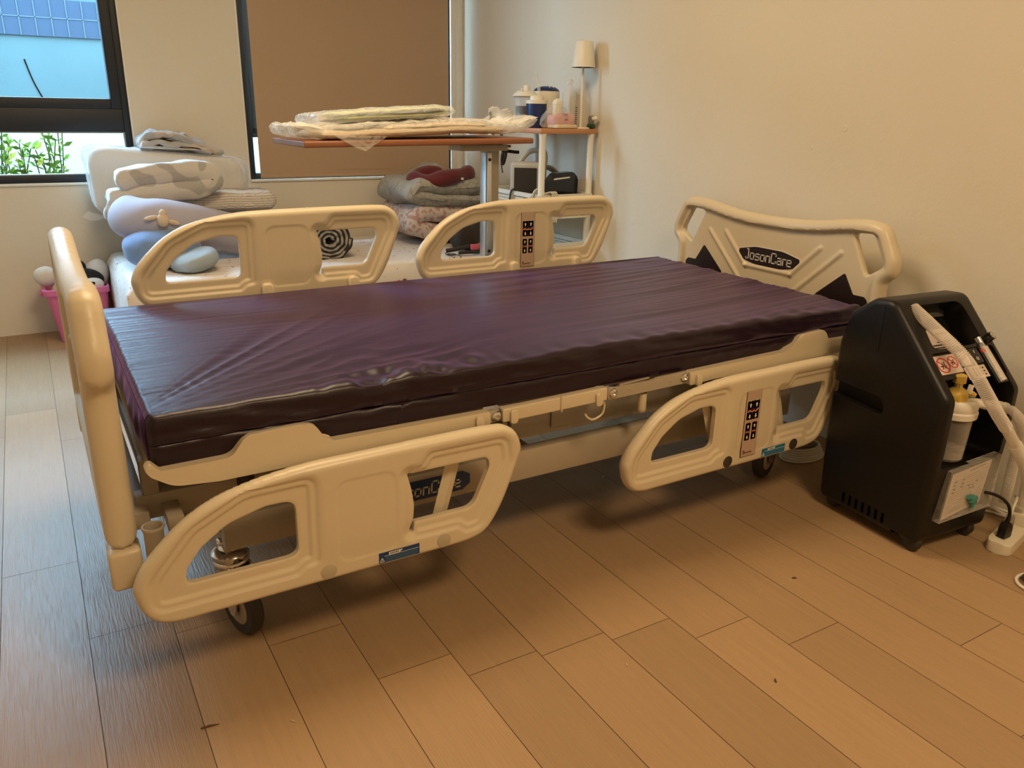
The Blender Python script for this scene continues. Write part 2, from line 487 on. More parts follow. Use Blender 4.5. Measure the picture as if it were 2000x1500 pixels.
for k in range(-9, 15):
    xa = max(XL, X0 + k * PW); xb = min(XR, X0 + (k + 1) * PW)
    if xb <= xa: continue
    e = ENDS.get(k, rndb.uniform(-1, 1)); ys = [YF] + [y for y in [e + j * 1.22 for j in range(-4, 5)] if YF + .1 < y < YB - .1] + [YB]
    for ya, yb in zip(ys[:-1], ys[1:]):
        g = .0007
        mb.add([(xa + g, ya + g, 0), (xb - g, ya + g, 0), (xb - g, yb - g, 0), (xa + g, yb - g, 0)], [[0, 1, 2, 3]], 0)
        cols += [rndb.random()] * 4
n0 = len(mb.bm.verts)
mb.add([(XL, YF, -.0015), (XR, YF, -.0015), (XR, YB, -.0015), (XL, YB, -.0015), (XL, YF, -.05), (XR, YF, -.05), (XR, YB, -.05), (XL, YB, -.05)],
       [[0, 1, 2, 3], [4, 7, 6, 5], [0, 4, 5, 1], [1, 5, 6, 2], [2, 6, 7, 3], [3, 7, 4, 0]], 1)
cols += [0] * 8
fl = struct('floor', mb, [FL, GAPM], sm=False)
a_ = fl.data.attributes.new('board', 'FLOAT', 'POINT'); a_.data.foreach_set('value', cols)

# window wall with two openings
W1 = (-1.10, .367, .719, 2.10); W2 = (.918, 2.117, .712, 2.10); T = .15
mb = MB()
def wbox(x0, x1, z0, z1, y0=YB, y1=YB + T): z0 = -.05 if z0 == 0 else z0; mb.box(((x0 + x1) / 2, (y0 + y1) / 2, (z0 + z1) / 2), (x1 - x0, y1 - y0, z1 - z0))
wbox(XL - .1, W1[0], 0, ZC); wbox(W1[1], W2[0], 0, ZC); wbox(W2[1], XR + .1, 0, ZC)
wbox(W1[0], W1[1], 0, W1[2]); wbox(W1[0], W1[1], W1[3], ZC); wbox(W2[0], W2[1], 0, W2[2]); wbox(W2[0], W2[1], W2[3], ZC)
struct('wall_back', mb, WALL, sm=False)
mb = MB(); mb.box((XR + .05, (YF + YB) / 2, ZC / 2 - .025), (.1, YB - YF, ZC + .05)); 
for yy, zz, r_ in ((.33, 1.045, .012), (.45, .98, .006), (1.37, .618, .009)):
    mb.lathe([(r_, 0), (r_ * .8, .0012), (r_ * .3, .0006)], (XR, yy, zz), 14, 0, Matrix.Rotation(-PI / 2, 4, 'Y'))
struct('wall_right', mb, WALL, sm=False)
mb = MB(); mb.box((XL - .05, (YF + YB) / 2, ZC / 2 - .025), (.1, YB - YF, ZC + .05)); struct('wall_left', mb, WALL, sm=False)
mb = MB(); mb.box(((XL + XR) / 2, YF - .05, ZC / 2 - .025), (XR - XL, .1, ZC + .05)); struct('wall_front', mb, WALL, sm=False)
mb = MB(); mb.box(((XL + XR) / 2, (YF + YB) / 2, ZC + .05), (XR - XL, YB - YF, .1)); struct('ceiling', mb, CEIL, sm=False)

# window_1
FRAME = mat('anthracite_frame', (.011, .016, .024), .5, var=.05)
GREYF = mat('grey_frame_seal', (.20, .22, .22), .5)
GLASS = bpy.data.materials.new('window_glass'); GLASS.use_nodes = True
nt = GLASS.node_tree; nt.nodes.remove(nt.nodes['Principled BSDF'])
gl = nt.nodes.new('ShaderNodeBsdfGlossy'); gl.inputs['Roughness'].default_value = .02
tr = nt.nodes.new('ShaderNodeBsdfTransparent'); tr.inputs[0].default_value = (.93, .97, .97, 1)
lw = nt.nodes.new('ShaderNodeLayerWeight'); lw.inputs[0].default_value = .5; pw_ = nt.nodes.new('ShaderNodeMath'); pw_.operation = 'POWER'; pw_.inputs[1].default_value = 4; nt.links.new(lw.outputs['Facing'], pw_.inputs[0]); fr = nt.nodes.new('ShaderNodeMath'); fr.operation = 'MULTIPLY_ADD'; fr.inputs[1].default_value = .5; fr.inputs[2].default_value = .03; nt.links.new(pw_.outputs[0], fr.inputs[0]); ms = nt.nodes.new('ShaderNodeMixShader')
nt.links.new(fr.outputs[0], ms.inputs[0]); nt.links.new(tr.outputs[0], ms.inputs[1]); nt.links.new(gl.outputs[0], ms.inputs[2])
nt.links.new(ms.outputs[0], nt.nodes['Material Output'].inputs[0])
def rect_frame(mb, x0, x1, z0, z1, t, y0, y1, mi=0, bev=.003, tb=None):
    tb = tb or t; ym = (y0 + y1) / 2; dy = y1 - y0
    mb.box(((x0 + t / 2), ym, (z0 + z1) / 2), (t, dy, z1 - z0), bev, mi); mb.box(((x1 - t / 2), ym, (z0 + z1) / 2), (t, dy, z1 - z0), bev, mi)
    mb.box(((x0 + x1) / 2, ym, z0 + tb / 2), (x1 - x0 - 2 * t, dy, tb), bev, mi); mb.box(((x0 + x1) / 2, ym, z1 - t / 2), (x1 - x0 - 2 * t, dy, t), bev, mi)
mb = MB()
rect_frame(mb, W1[0], W1[1], W1[2], W1[3], .030, YB + .01, YB + .10, tb=.034)
mb.box(((W1[0] + W1[1]) / 2, YB + .052, 1.006), (W1[1] - W1[0] - .06, .085, .108), .004)
win = struct('window_1', mb, FRAME)
mb = MB(); rect_frame(mb, W1[0] + .03, W1[1] - .03, 1.058, W1[3] - .03, .046, YB + .004, YB + .06, bev=.004); mb.build('window_sash', FRAME, win)
mb = MB(); mb.box(((W1[0] + W1[1]) / 2, YB + .04, 1.58), (W1[1] - W1[0] - .14, .006, .97)); mb.build('glass_pane', GLASS, win, sm=False)
mb = MB(); rect_frame(mb, W1[0] + .03, W1[1] - .03, .753, .952, .006, YB + .012, YB + .05, 0, .001); mb.build('glazing_bead', GREYF, win)
mb = MB(); mb.box(((W1[0] + W1[1]) / 2, YB + .045, .853), (W1[1] - W1[0] - .07, .006, .19)); mb.build('glass_pane', GLASS, win, sm=False)
# window_2 behind the blind
mb = MB(); rect_frame(mb, W2[0], W2[1] - .0, W2[2], W2[3], .032, YB + .012, YB + .10); 
mb.box(((W2[0] + W2[1]) / 2, YB + .055, .95), (W2[1] - W2[0] - .06, .08, .045))
mb.box((W2[0] + .034, YB + .05, 1.52), (.068, .07, 1.15), .002)
win2 = struct('window_2', mb, FRAME)
mb = MB(); mb.box(((W2[0] + W2[1]) / 2, YB + .05, 1.4), (W2[1] - W2[0] - .07, .006, 1.3)); mb.build('glass_pane', GLASS, win2, sm=False)
# white reveals / caulk around the openings
TRIM = mat('white_trim', (.78, .75, .68), .5)
mb = MB()
mb.box((W1[1] + .004, YB + .002, 1.4), (.008, .008, 1.38)); mb.box(((W1[0] + W1[1]) / 2, YB - .004, W1[2] - .006), (W1[1] - W1[0], .014, .012), .003)
struct('trim_1', mb, TRIM)
mb = MB()
mb.box((W2[0] - .004, YB + .002, 1.4), (.008, .008, 1.38)); mb.box(((W2[0] + W2[1]) / 2, YB - .003, W2[2] - .006), (W2[1] - W2[0], .014, .014), .003)
struct('trim_2', mb, TRIM)
mb = MB()
mb.box((2.125, YB - .006, 1.30), (.036, .012, 2.35), .003); mb.box((2.166, YB - .004, 1.30), (.045, .008, 2.35), .002)
mb.box((2.112, YB - .010, 1.30), (.003, .006, 2.35), 0); mb.box((2.176, YB - .012, .98), (.012, .012, .05), .002, 1)
struct('trim_3', mb, [TRIM, mat('catch_grey', (.35, .36, .38), .4)])

# ------------------------------------------------------------------ roller blind
BL = mat('brown_blind_fabric', (.47, .33, .215), .85, var=.04, vscale=3, bump=.08, bscale=900)
bl = thing('roller_blind', 'brown fabric roller blind pulled down over the window beside the corner', 'blind', (1.53, YB - .015, .718))
mb = MB(); vs = []; fs = []
NX, NZ = 30, 30
for sgn in (0, 1):
    for i in range(NX + 1):
        for j in range(NZ + 1):
            x = .967 + (2.088 - .967) * i / NX; z = .718 + (2.15 - .718) * j / NZ
            vs.append((x, YB - .018 - sgn * .0015 + .0015 * math.sin(x * 9) * (1 - j / NZ), z))
n1 = (NX + 1) * (NZ + 1)
for s_ in (0, 1):
    for i in range(NX):
        for j in range(NZ):
            a = s_ * n1 + i * (NZ + 1) + j; f = [a, a + NZ + 1, a + NZ + 2, a + 1]; fs.append(f if s_ else f[::-1])
for i in range(NX): a = i * (NZ + 1); fs.append([a, a + NZ + 1, a + NZ + 1 + n1, a + n1])
for j in range(NZ): fs.append([j, j + 1, j + 1 + n1, j + n1]); a = NX * (NZ + 1) + j; fs.append([a, a + 1, a + 1 + n1, a + n1])
mb.add(vs, fs); mb.build('blind_fabric', BL, bl)
mb = MB(); mb.box((1.5275, YB - .0195, .727), (1.12, .007, .018), .003); mb.box((1.5275, YB - .0187, .757), (1.12, .0035, .0015)); mb.build('hem_bar', BL, bl)
mb = MB(); mb.cyl((.96, YB - .03, 2.17), (2.10, YB - .03, 2.17), .022); mb.build('roller_tube', mat('white_metal', (.75, .74, .70), .4), bl)

# ------------------------------------------------------------------ outside
OW = mat('neighbour_render', (.036, .058, .060), 1., spec=0, var=.25, vscale=1.2)
TI = mat('neighbour_tiles', (.020, .030, .044), 1., spec=0, var=.06); GR = mat('tile_grout', (.038, .055, .065), 1., spec=0); CRK = mat('crack_dark', (.001, .001, .001), 1., spec=0)
YO = 6.6
ow = thing('neighbour_building', 'pale rendered outside wall with a darker tiled band seen through the left window', 'building', (-.5, YO, -.6))
mb = MB(); mb.box((-.5, YO + .1, 1.20), (12, .2, 4.2)); mb.build('rendered_wall', OW, ow, sm=False)
mb = MB(); zb0, zb1 = 1.60, 1.88
mb.box((-.5, YO - .012, (zb0 + zb1) / 2), (9, .024, zb1 - zb0), 0, 0)
for k in range(60): mb.box((-4.8 + k * .115, YO - .026, (zb0 + zb1) / 2), (.008, .006, zb1 - zb0), 0, 1)
mb.box((-.5, YO - .026, (zb0 + zb1) / 2), (9, .006, .008), 0, 1)
mb.build('tile_band', [TI, GR], ow, sm=False)
mb = MB(); mb.sweep(smooth_path([(.02, YO - .004, 1.42), (.06, YO - .004, 1.25), (.12, YO - .004, 1.1), (.17, YO - .004, 1.03), (.25, YO - .004, 1.0), (.36, YO - .004, .99)], 4), .005, 6); mb.build('crack', CRK, ow)
mb = MB(); mb.box((-.5, 4.95, -.65), (9, 3.5, 1.98)); tag(mb.build('yard', mat('yard_soil', (.10,.095,.08), 1., spec=0), None, sm=False), 'pale yard behind the plants outside the window', 'ground', kind='structure')
mb = MB(); mb.box((-.5, 5.0, .25), (5, .2, 1.70)); tag(mb.build('garden_wall', mat('planter_render', (.24, .24, .19), 1., spec=0), None, sm=False), 'bright low garden wall behind the shrubs outside the left window', 'planter')
LEAF = mat('bright_leaf', (.05, .10, .012), 1., spec=0, var=.5, vscale=6); LEAF2 = mat('yellow_leaf', (.2, .2, .03), 1., spec=0, var=.3); STEM = mat('plant_stem', (.02, .024, .01), 1., spec=0)
def leafy(x, y, z, h, seed):
    R = random.Random(seed)
    t = thing('shrub', SHL[seed % len(SHL)], 'plant', (x, y, z), 'plants outside the left window')
    ms_ = MB(); ml = MB()
    for s_ in range(R.randint(3, 5)):
        lean = R.uniform(-.12, .12); ly = R.uniform(-.08, .08); hh = h * R.uniform(.7, 1.1)
        P = smooth_path([(x + R.uniform(-.03, .03), y + R.uniform(-.02, .02), z), (x + lean * .4, y + ly * .5, z + hh * .5), (x + lean, y + ly, z + hh)], 5)
        ms_.sweep(P, .0035, 5)
        for q in range(26):
            p_ = P[R.randrange(1, len(P))]; d = V((R.uniform(-1, 1), R.uniform(-1, 1), R.uniform(-.2, 1))).normalized(); l = R.uniform(.03, .075); wv = d.cross(V((R.random(), R.random(), .3))).normalized() * l * .2
            a = p_; ml.add([a, a + d * l * .5 + wv, a + d * l, a + d * l * .5 - wv], [[0, 1, 2, 3]], 1 if R.random() < .2 else 0)
    ms_.build('stem', STEM, t); ml.build('foliage', [LEAF, LEAF2], t, sm=False)
SHL = ['leafy shrub outside the lower left pane, at the far left of the row', 'leafy shrub outside the lower left pane, among the left group', 'leafy shrub outside the left window in the middle of the row', 'leafy shrub outside the lower left pane just left of its right frame', 'leafy shrub hidden mostly behind the pier right of the left window']
xs = [-.74, -.66, -.57, -.49, -.41, -.33, -.25, -.17, -.09, 0, .09]
PLACE = ['first', 'second', 'third', 'fourth', 'fifth', 'sixth', 'seventh', 'eighth', 'ninth', 'tenth', 'last']
SHL = ['leafy green shrub outside the lower left pane, ' + p_ + ' of the row counted from the left' for p_ in PLACE]
for i, x in enumerate(xs): leafy(x + random.uniform(-.02, .02), 4.22 + .14 * (i % 3), .34, .58 + .10 * math.sin(i * 2.1), i)
# ------------------------------------------------------------------ hospital bed
bed = thing('hospital_bed', 'cream electric hospital bed with moulded ends and four side rails', 'bed', (.97, .45, 0))
# --- side rails (one moulded shape in local coordinates u 0..0.81, v 0..0.262)
RO = smooth_poly([(0, .088), (.001, .064), (.010, .034), (.029, .011), (.062, .0), (.12, -.0005), (.3, 0), (.5, 0), (.62, 0), (.672, .003), (.708, .015), (.735, .045), (.762, .095), (.792, .172), (.80, .2), (.788, .235), (.762, .255), (.73, .262), (.63, .263), (.45, .262), (.34, .260), (.286, .256), (.22, .246), (.152, .228), (.096, .199), (.053, .163), (.018, .125)], 4)
RH1 = arc_poly([(.086, .071, .03), (.296, .071, .024), (.296, .192, .024), (.24, .193, .06), (.17, .175, .09), (.118, .138, .05), (.091, .103, .03)], 6)
RH2 = arc_poly([(.526, .060, .008), (.538, .056, .006), (.540, .080, .005), (.680, .080, .034), (.722, .170, .03), (.716, .193, .02), (.537, .193, .006), (.526, .196, .006), (.535, .160, .03), (.541, .120, .06), (.538, .088, .03)], 5)
RC1 = arc_poly([(.020, .030, .04), (.29, .031, .006), (.31, .046, .012), (.334, .048, .012), (.338, .238, .03), (.20, .236, .08), (.10, .186, .08), (.026, .10, .05)], 6)
RC2 = arc_poly([(.520, .044, .004), (.640, .043, .006), (.656, .027, .006), (.70, .029, .03), (.772, .176, .03), (.765, .236, .05), (.575, .237, .02), (.556, .212, .004), (.52, .205, .002)], 6)
def rail_prof(P, do, dh):
    h = .017 * np.minimum(rnd(do, .012), 1)
    c1 = sdf(P, RC1); c2 = sdf(P, RC2); c = np.maximum(c1, c2)
    rim = .0025 * sst(do, .004, .018) * (1 - sst(c, -.012, .0)) * sst(P[:, 1], .03, .09)
    h = h + rim - .0045 * sst(c, -.001, .004) - .0045 * sst(c, .0145, .0195)
    h = h - .0015 * sst(sdf(P, RPAN), 0, .002)
    return np.minimum(h, .0065 + .55 * dh)
RPAN = arc_poly([(.37, .035, .03), (.50, .035, .03), (.50, .215, .03), (.37, .215, .03)], 5)
rv, rf = moulded(RO, [RH1, RH2], rail_prof, .0035)
rail_me = None
def make_rail(u0, v0, y, far, head):
    global rail_me
    if rail_me is None:
        mb = MB(True); mb.add([(a, -c, b) for a, b, c in rv], rf); r = mb.build('side_rail', CREAM, bed, ang=50); rail_me = r.data
    else:
        r = bpy.data.objects.new('side_rail', rail_me); COL.objects.link(r); r.parent = bed
    r.location = V((u0, y, v0)) - root_loc(bed)
    pos = V((u0, y, v0)); sg = -1       # visible faces look toward the camera side
    fn = lambda u, v, d: (u, -.0168 - d, v)
    def sub(name, mb, mats, **k):
        o = mb.build(name, mats, None, **k); o.parent = r; return o
    if not far:
        for u in (.349, .604):
            mb = MB(True); mb.lathe([(.0165, .0), (.0165, .0012), (.0145, .002), (.0, .002)], (u, -.0164, .0235), 28, 0, Matrix.Rotation(PI / 2, 4, 'X'))
            sub('pivot_cap', mb, CREAM2 if not head else mat('dark_cap', (.045, .036, .026), .5), label='tan round cap' if not head else 'dark round cap')
        mb = MB(True); x0 = .455 if not head else .478; x1 = x0 + .091; z0, z1 = .0095, .0335
        fs_ = fn
        mb.prism([(x0, z0), (x1, z0), (x1, z1), (x0, z1)], fs_, 0, .001, 0)
        mb.prism([(x0 + .022, z1 - .008), (x0 + .046, z1 - .008), (x0 + .053, z1 - .002), (x0 + .022, z1 - .002)], fs_, .001, .0015, 1)
        mb.prism([(x0 + .012, z1 - .0092), (x1 - .002, z1 - .0092), (x1 - .002, z1 - .0086), (x0 + .012, z1 - .0086)], fs_, .001, .0014, 1)
        for q in range(4): zz = z1 - .0125 - q * .0035; mb.prism([(x0 + .015, zz), (x1 - .004 - .006 * (q == 3), zz), (x1 - .004 - .006 * (q == 3), zz + .0007), (x0 + .015, zz + .0007)], fs_, .001, .0014, 2)
        for a, b in (((.002, .003), (.0115, .003)), ((.0115, .003), (.0067, .012)), ((.0067, .012), (.002, .003)), ((.0067, .005), (.0067, .0095))):
            A, B = V((x0 + a[0], z0 + a[1])), V((x0 + b[0], z0 + b[1])); t = (B - A).normalized(); nn = V((-t.y, t.x)) * .0005
            mb.prism([tuple(A + nn), tuple(B + nn), tuple(B - nn), tuple(A - nn)], fs_, .001, .0014, 1)
        for q in range(5): mb.prism([(x0 + .025 + q * .004, z1 - .0065), (x0 + .0275 + q * .004, z1 - .0065), (x0 + .0275 + q * .004, z1 - .0035), (x0 + .025 + q * .004, z1 - .0035)], fs_, .0015, .0018, 3)
        sub('warning_sticker', mb, [BLUE if not head else LBLUE, INKW, mat('dim_ink', (.10, .22, .30), .5), INKK], sm=False, label='blue warning sticker with a triangle sign')
    else:
        for u in (.363, .629):
            mb = MB(True); pr = arc_poly([(u - .018, -.03, .0), (u + .018, -.03, .0), (u + .017, .050, .017), (u - .017, .050, .017)], 7)
            mb.prism(pr, lambda a, b, d: (a, -.017 - d, b), -.01, .018, 0, .006); sub('hinge_cover', mb, CREAM, ang=60)
    if head:
        mb = MB(True); a0 = .392; b0 = .027; wd, ht = .056, .190; f2 = lambda u, v, d: (u, -.0183 - d, v)
        def R_(x0, z0, x1, z1, d0, d1, mi): mb.prism([(a0 + x0, b0 + z0), (a0 + x1, b0 + z0), (a0 + x1, b0 + z1), (a0 + x0, b0 + z1)], f2, d0, d1, mi)
        R_(0, 0, wd, ht, -.001, .0010, 5); R_(.0012, .0012, wd - .0012, ht - .0012, .001, .0014, 0)
        def pad(x0, z0, x1, z1, mi): mb.prism(arc_poly([(a0 + x0, b0 + z0, .003), (a0 + x1, b0 + z0, .003), (a0 + x1, b0 + z1, .003), (a0 + x0, b0 + z1, .003)], 3), f2, .0014, .0020, mi)
        pad(.006, .107, .05, .160, 2)
        for xx in (.007, .0295): pad(xx, .1385, xx + .0195, .1585, 1); pad(xx, .1085, xx + .0195, .1265, 1)
        for xx in (.007, .031): pad(xx, .048, xx + .0175, .098, 2); pad(xx + .0005, .078, xx + .017, .0975, 1); pad(xx + .0005, .0485, xx + .017, .066, 1)
        def arrow(cx, cz, up, s=.0048):
            k = 1 if up else -1
            mb.prism([(a0 + cx + a * s, b0 + cz + b * s * k) for a, b in ([(0, 1.3), (-1, .1), (-.42, .1), (-.42, -1.2), (.42, -1.2), (.42, .1), (1, .1)][::k])], f2, .0021, .0026, 3)
        for xx in (.0167, .0392): arrow(xx, .148, True); arrow(xx, .1165, False)
        for xx in (.0157, .0397): arrow(xx, .0875, True, .0042); arrow(xx, .057, False, .0042)
        def line(pts, w_, mi):
            for A, B in zip(pts[:-1], pts[1:]):
                A, B = V(A), V(B); t = (B - A).normalized(); nn = V((-t.y, t.x)) * w_ / 2
                mb.prism([(a0 + p_.x, b0 + p_.y) for p_ in (A + nn, B + nn, B - nn, A - nn)], f2, .0021, .0027, mi)
        line([(.008, .130), (.016, .1335), (.0235, .129), (.031, .1325), (.037, .128), (.047, .1365)], .0022, 4)
        line([(.009, .071), (.015, .0735), (.019, .071), (.023, .072)], .0016, 4); line([(.033, .072), (.046, .072)], .0016, 4)
        for xx in (.0145, .0375): R_(xx, .1595, xx + .0035, .1625, .0014, .0026, 6)
        line([(.007, .010), (.0105, .020), (.014, .010), (.007, .010)], .0012, 2); line([(.016, .012), (.04, .012)], .0018, 2)
        sub('control_panel', mb, [PANELC, NAVY, MAROON, INKW, mat('pale_orange_ink', (.8, .45, .30), .5), mat('dark_border', (.08, .015, .02), .4), LED], sm=False, label='pink beige control panel with arrow keys')
    return r
RY, FY = -.0585, .955
make_rail(-.062, .176, RY, False, False)
make_rail(1.034, .178, RY, False, True)
make_rail(.092, .532, FY, True, False)
make_rail(.948, .532, FY, True, True)

# --- head and foot boards
HS = [(.0, .757), (.10, .759), (.2, .768), (.29, .782), (.36, .788), (.412, .783), (.44, .765), (.462, .725), (.481, .685), (.484, .655), (.478, .632), (.458, .612), (.452, .59), (.452, .50), (.452, .40), (.452, .31)]
half = smooth_path([(a, b, 0) for a, b in HS], 4); half = [(p_.x, p_.y) for p_ in half]
HO = [(.455 + a, b) for a, b in half] + [(.455 - a, b) for a, b in half[::-1][:-1]]
def hhole(s): return arc_poly([(.455 + s * a, b, r) for a, b, r in ((.318, .744, .016), (.392, .748, .022), (.441, .66, .02), (.425, .645, .02), (.383, .617, .014))], 6)
HHs = [hhole(1), hhole(-1)]
RIBS = []
for s in (1, -1):
    RIBS += [((.208 * s, .680), (.102 * s, .576)), ((.288 * s, .676), (.10 * s, .500))]
RIBS += [((-.102, .576), (.102, .576))]
def board_prof(P, do, dh):
    rim = .0275 * rnd(do, .026) * (1 - sst(do, .030, .046)) 
    base = .012 * rnd(do, .01)
    out = np.maximum(rim, base)
    out = np.minimum(out, .009 + .020 * rnd(dh, .014))
    s = P[:, 0] - .455
    for (a, b), (c, d) in RIBS:
        A = np.array([a, b]); B = np.array([c, d]); Q = np.c_[s, P[:, 1]]; ab = B - A; t = np.clip(((Q - A) @ ab) / (ab @ ab), 0, 1)
        dd = np.hypot(*(Q - A - t[:, None] * ab).T); out = out + .006 * np.sqrt(np.clip(1 - (dd / .008) ** 2, 0, 1))
    return out
bv, bf = moulded(HO, HHs, board_prof, .0048)
TRI = arc_poly([(.312, .617, .006), (.352, .556, .006), (.392, .556, .01), (.404, .545, .01), (.404, .38, .01), (.12, .38, .01), (.215, .535, .02)], 4)
for nm, xc, col, lab in (('headboard', 2.062, DKRED, 'near black inlay'), ('footboard', -.064, RED, 'dark red inlay')):
    mb = MB(); mb.add([(xc - c, a, b) for a, b, c in bv], bf)
    hb = mb.build(nm, CREAM, bed, ang=50)
    for s in (1, -1):
        mb = MB(); pr = [(.455 + s * a, b) for a, b in TRI]
        for sd in (-1, 1): mb.prism(pr, lambda u, v, d, sd=sd: (xc + sd * (.0118 + d), u, v), 0, .0016, 1 if (sd < 0 and nm == 'footboard') else 0)
        mb.build('inlay', [DKRED, RED], hb, sm=False, label=lab)
    mb = MB(); ym = .455 + .0
    lens = arc_poly([(-.134, .600, .006), (-.134, .630, .006), (-.06, .6455, .15), (.06, .6455, .15), (.134, .630, .006), (.134, .600, .006), (.06, .5845, .15), (-.06, .5845, .15)], 7)
    for sd in ((-1, 1) if nm == 'footboard' else (-1,)):
        F_ = lambda u, v, d, sd=sd: (xc + sd * (.0118 + d), ym - sd * -1 * -u if False else ym + sd * u, v)
        mb.prism([(u * 1.015, (v - .6155) * 1.06 + .6155) for u, v in lens], F_, 0, .0018, 1)
        mb.prism(lens, F_, .0018, .0026, 0)
        word(mb, 'JosonCare', F_, 0, .6005, .033, .0026, 1, wd=.105, gap=.22)
    mb.build('name_badge', [DKRED, INKW], hb, sm=False, label='dark lens shaped badge lettered JosonCare')
    for yy in (.022, .888):
        mb = MB(); mb.box((xc, yy, .271), (.056, .062, .078), .008, 0, None, 3); mb.build('corner_bumper', CREAM, hb)

# --- mattress deck and side trims
mb = MB(); 
for xa, xb in ((.03, .69), (.73, 1.0), (1.02, 1.25), (1.28, 1.93)):
    mb.box(((xa + xb) / 2, .45, .448), (xb - xa, .86, .012), .003)
mb.build('mattress_deck', STEEL, bed)
def trim(name, pts, ys, mats=CREAM, th=.022, bev=.005):
    mb = MB()
    for y in ys: mb.prism(pts, XZ(y + th / 2), 0, th, 0, .003)
    return mb.build(name, mats, bed, ang=50)
TF = arc_poly([(-.016, .470, .01), (-.006, .452, .02), (.030, .426, .06), (.11, .4185, .06), (.684, .420, .004), (.684, .453, .004), (.318, .456, .03), (.293, .497, .022), (.262, .500, .02), (.162, .497, .03), (.135, .461, .03), (.012, .460, .004), (-.004, .478, .004)], 6)
TM = arc_poly([(.716, .420, .004), (1.006, .424, .004), (1.006, .457, .004), (.716, .452, .004)], 3)
TH = arc_poly([(1.27, .419, .004), (1.35, .424, .02), (1.93, .430, .02), (1.96, .452, .01), (1.94, .468, .01), (1.80, .470, .014), (1.775, .505, .016), (1.68, .503, .02), (1.655, .478, .02), (1.62, .462, .03), (1.27, .455, .004)], 4)
for ty in (-.012, .912):
    trim('foot_trim', TF, [ty]); trim('middle_trim', TM, [ty]); trim('head_trim', TH, [ty])
# trim returns round the foot end
mb = MB(); mb.prism(arc_poly([(-.02, .45, .01), (-.02, .46, .01), (.94, .46, .01), (.94, .45, .01)], 3), lambda u, v, d: (-.006 + d, u, v), 0, .014, 0)
mb.build('foot_end_trim', CREAM, bed)
for x in (.655, .742, .978, 1.297):
    mb = MB(); mb.prism(arc_poly([(x - .009, .417, .004), (x + .009, .417, .004), (x + .009, .449, .008), (x - .009, .449, .008)], 5), XZ(-.022), 0, .009, 0, .003); mb.build('trim_rib', CREAM, bed)
mb = MB(); mb.box((.872, -.024, .438), (.005, .006, .038), .002); mb.build('trim_rib', CREAM, bed)
# metal link between the trims
mb = MB(); mb.prism(arc_poly([(.684, .424, .002), (.706, .424, .012), (.712, .452, .012), (.684, .452, .002)], 5), XZ(-.008), 0, .010, 0, .001); mb.build('hinge_link', STEEL, bed); mb = MB()
mb.prism(arc_poly([(1.010, .422, .01), (1.268, .426, .01), (1.268, .459, .01), (1.16, .456, .002), (1.15, .452, .002), (1.030, .452, .002), (1.010, .456, .01)], 4), XZ(-.012), 0, .006, 0, .001)
mb.prism([(1.048, .452), (1.14, .4565), (1.14, .4595), (1.048, .456)], XZ(-.010), 0, .005)
mb.build('hinge_link', STEEL, bed)
for x, z in ((.701, .4375), (1.0255, .4385), (1.2535, .4425)):
    mb = MB(); mb.lathe([(.0125, 0), (.0125, .002), (.0105, .0055), (.006, .0075), (.0045, .0075), (.0045, .004), (0, .004)], (x, -.0175, z), 24, 0, Matrix.Rotation(PI / 2, 4, 'X')); mb.build('bolt', CHROME, bed, ang=25)
for x in (1.075, 1.205):
    mb = MB(); mb.lathe([(.0035, 0), (.003, .0025), (0, .003)], (x, -.0165, .4405), 12, 0, Matrix.Rotation(PI / 2, 4, 'X')); mb.build('rivet', CHROME, bed)
mb = MB(); mb.sweep(smooth_path([(.955, -.004, .392), (.962, -.008, .382), (.978, -.01, .376), (1.002, -.012, .388), (1.006, -.013, .415)], 6), .0028, 8); mb.build('strap_hook', CREAM, bed)
mb = MB(); mb.cyl((1.135, .0, .415), (1.135, .0, .373), .011); mb.lathe([(.011, .012), (.0105, .006), (.007, .001), (0, 0)], (1.135, .0, .362), 20); mb.build('bag_peg', CREAM, bed)

# --- frames
mb = MB()
for y in (.10, .80):
    mb.box((.96, y, .345), (1.98, .035, .052), .004)
    for x in (.0, .5, .93, 1.3, 1.9): mb.box((x, y, .405), (.03, .03, .075), .003)
for x in (.02, .62, 1.3, 1.9): mb.box((x, .45, .345), (.04, .67, .045), .004)
mb.box((-.025, .45, .335), (.03, .80, .035), .004)
mb.build('lifting_frame', STEEL, bed)
mb = MB()
mb.prism([(.79, .335), (1.36, .325), (1.36, .415), (.79, .412)], XZ(.075), 0, .012, 0, .002)
mb.prism([(.90, .345), (.985, .345), (1.10, .35), (1.10, .405), (.90, .405)], XZ(.06), 0, .004, 0, .001)
mb.lathe([(.008, 0), (.007, .004), (.003, .005), (0, .003)], (1.055, .056, .382), 16, 1, Matrix.Rotation(PI / 2, 4, 'X'))
mb.build('deck_side_panel', [STEELG, CHROME], bed)
mb = MB()
for y in (.085, .815): mb.box((.95, y, .255), (1.66, .035, .078), .004)
for x in (.17, .85, 1.7): mb.box((x, .45, .255), (.05, .70, .06), .004)
base = mb.build('base_frame', STEEL, bed)
mb = MB(); F_ = XZ(.0672); mb.prism([(.462, .231), (.660, .231), (.680, .245), (.680, .268), (.660, .279), (.462, .279), (.446, .268), (.446, .243)], F_, 0, .0012, 0)
word(mb, 'JosonCare', F_, .566, .2415, .028, .0012, 1, wd=.125, gap=.24, slant=.06); mb.build('name_plate', [BLUE, INKW], base, sm=False, label='blue plate lettered JosonCare')
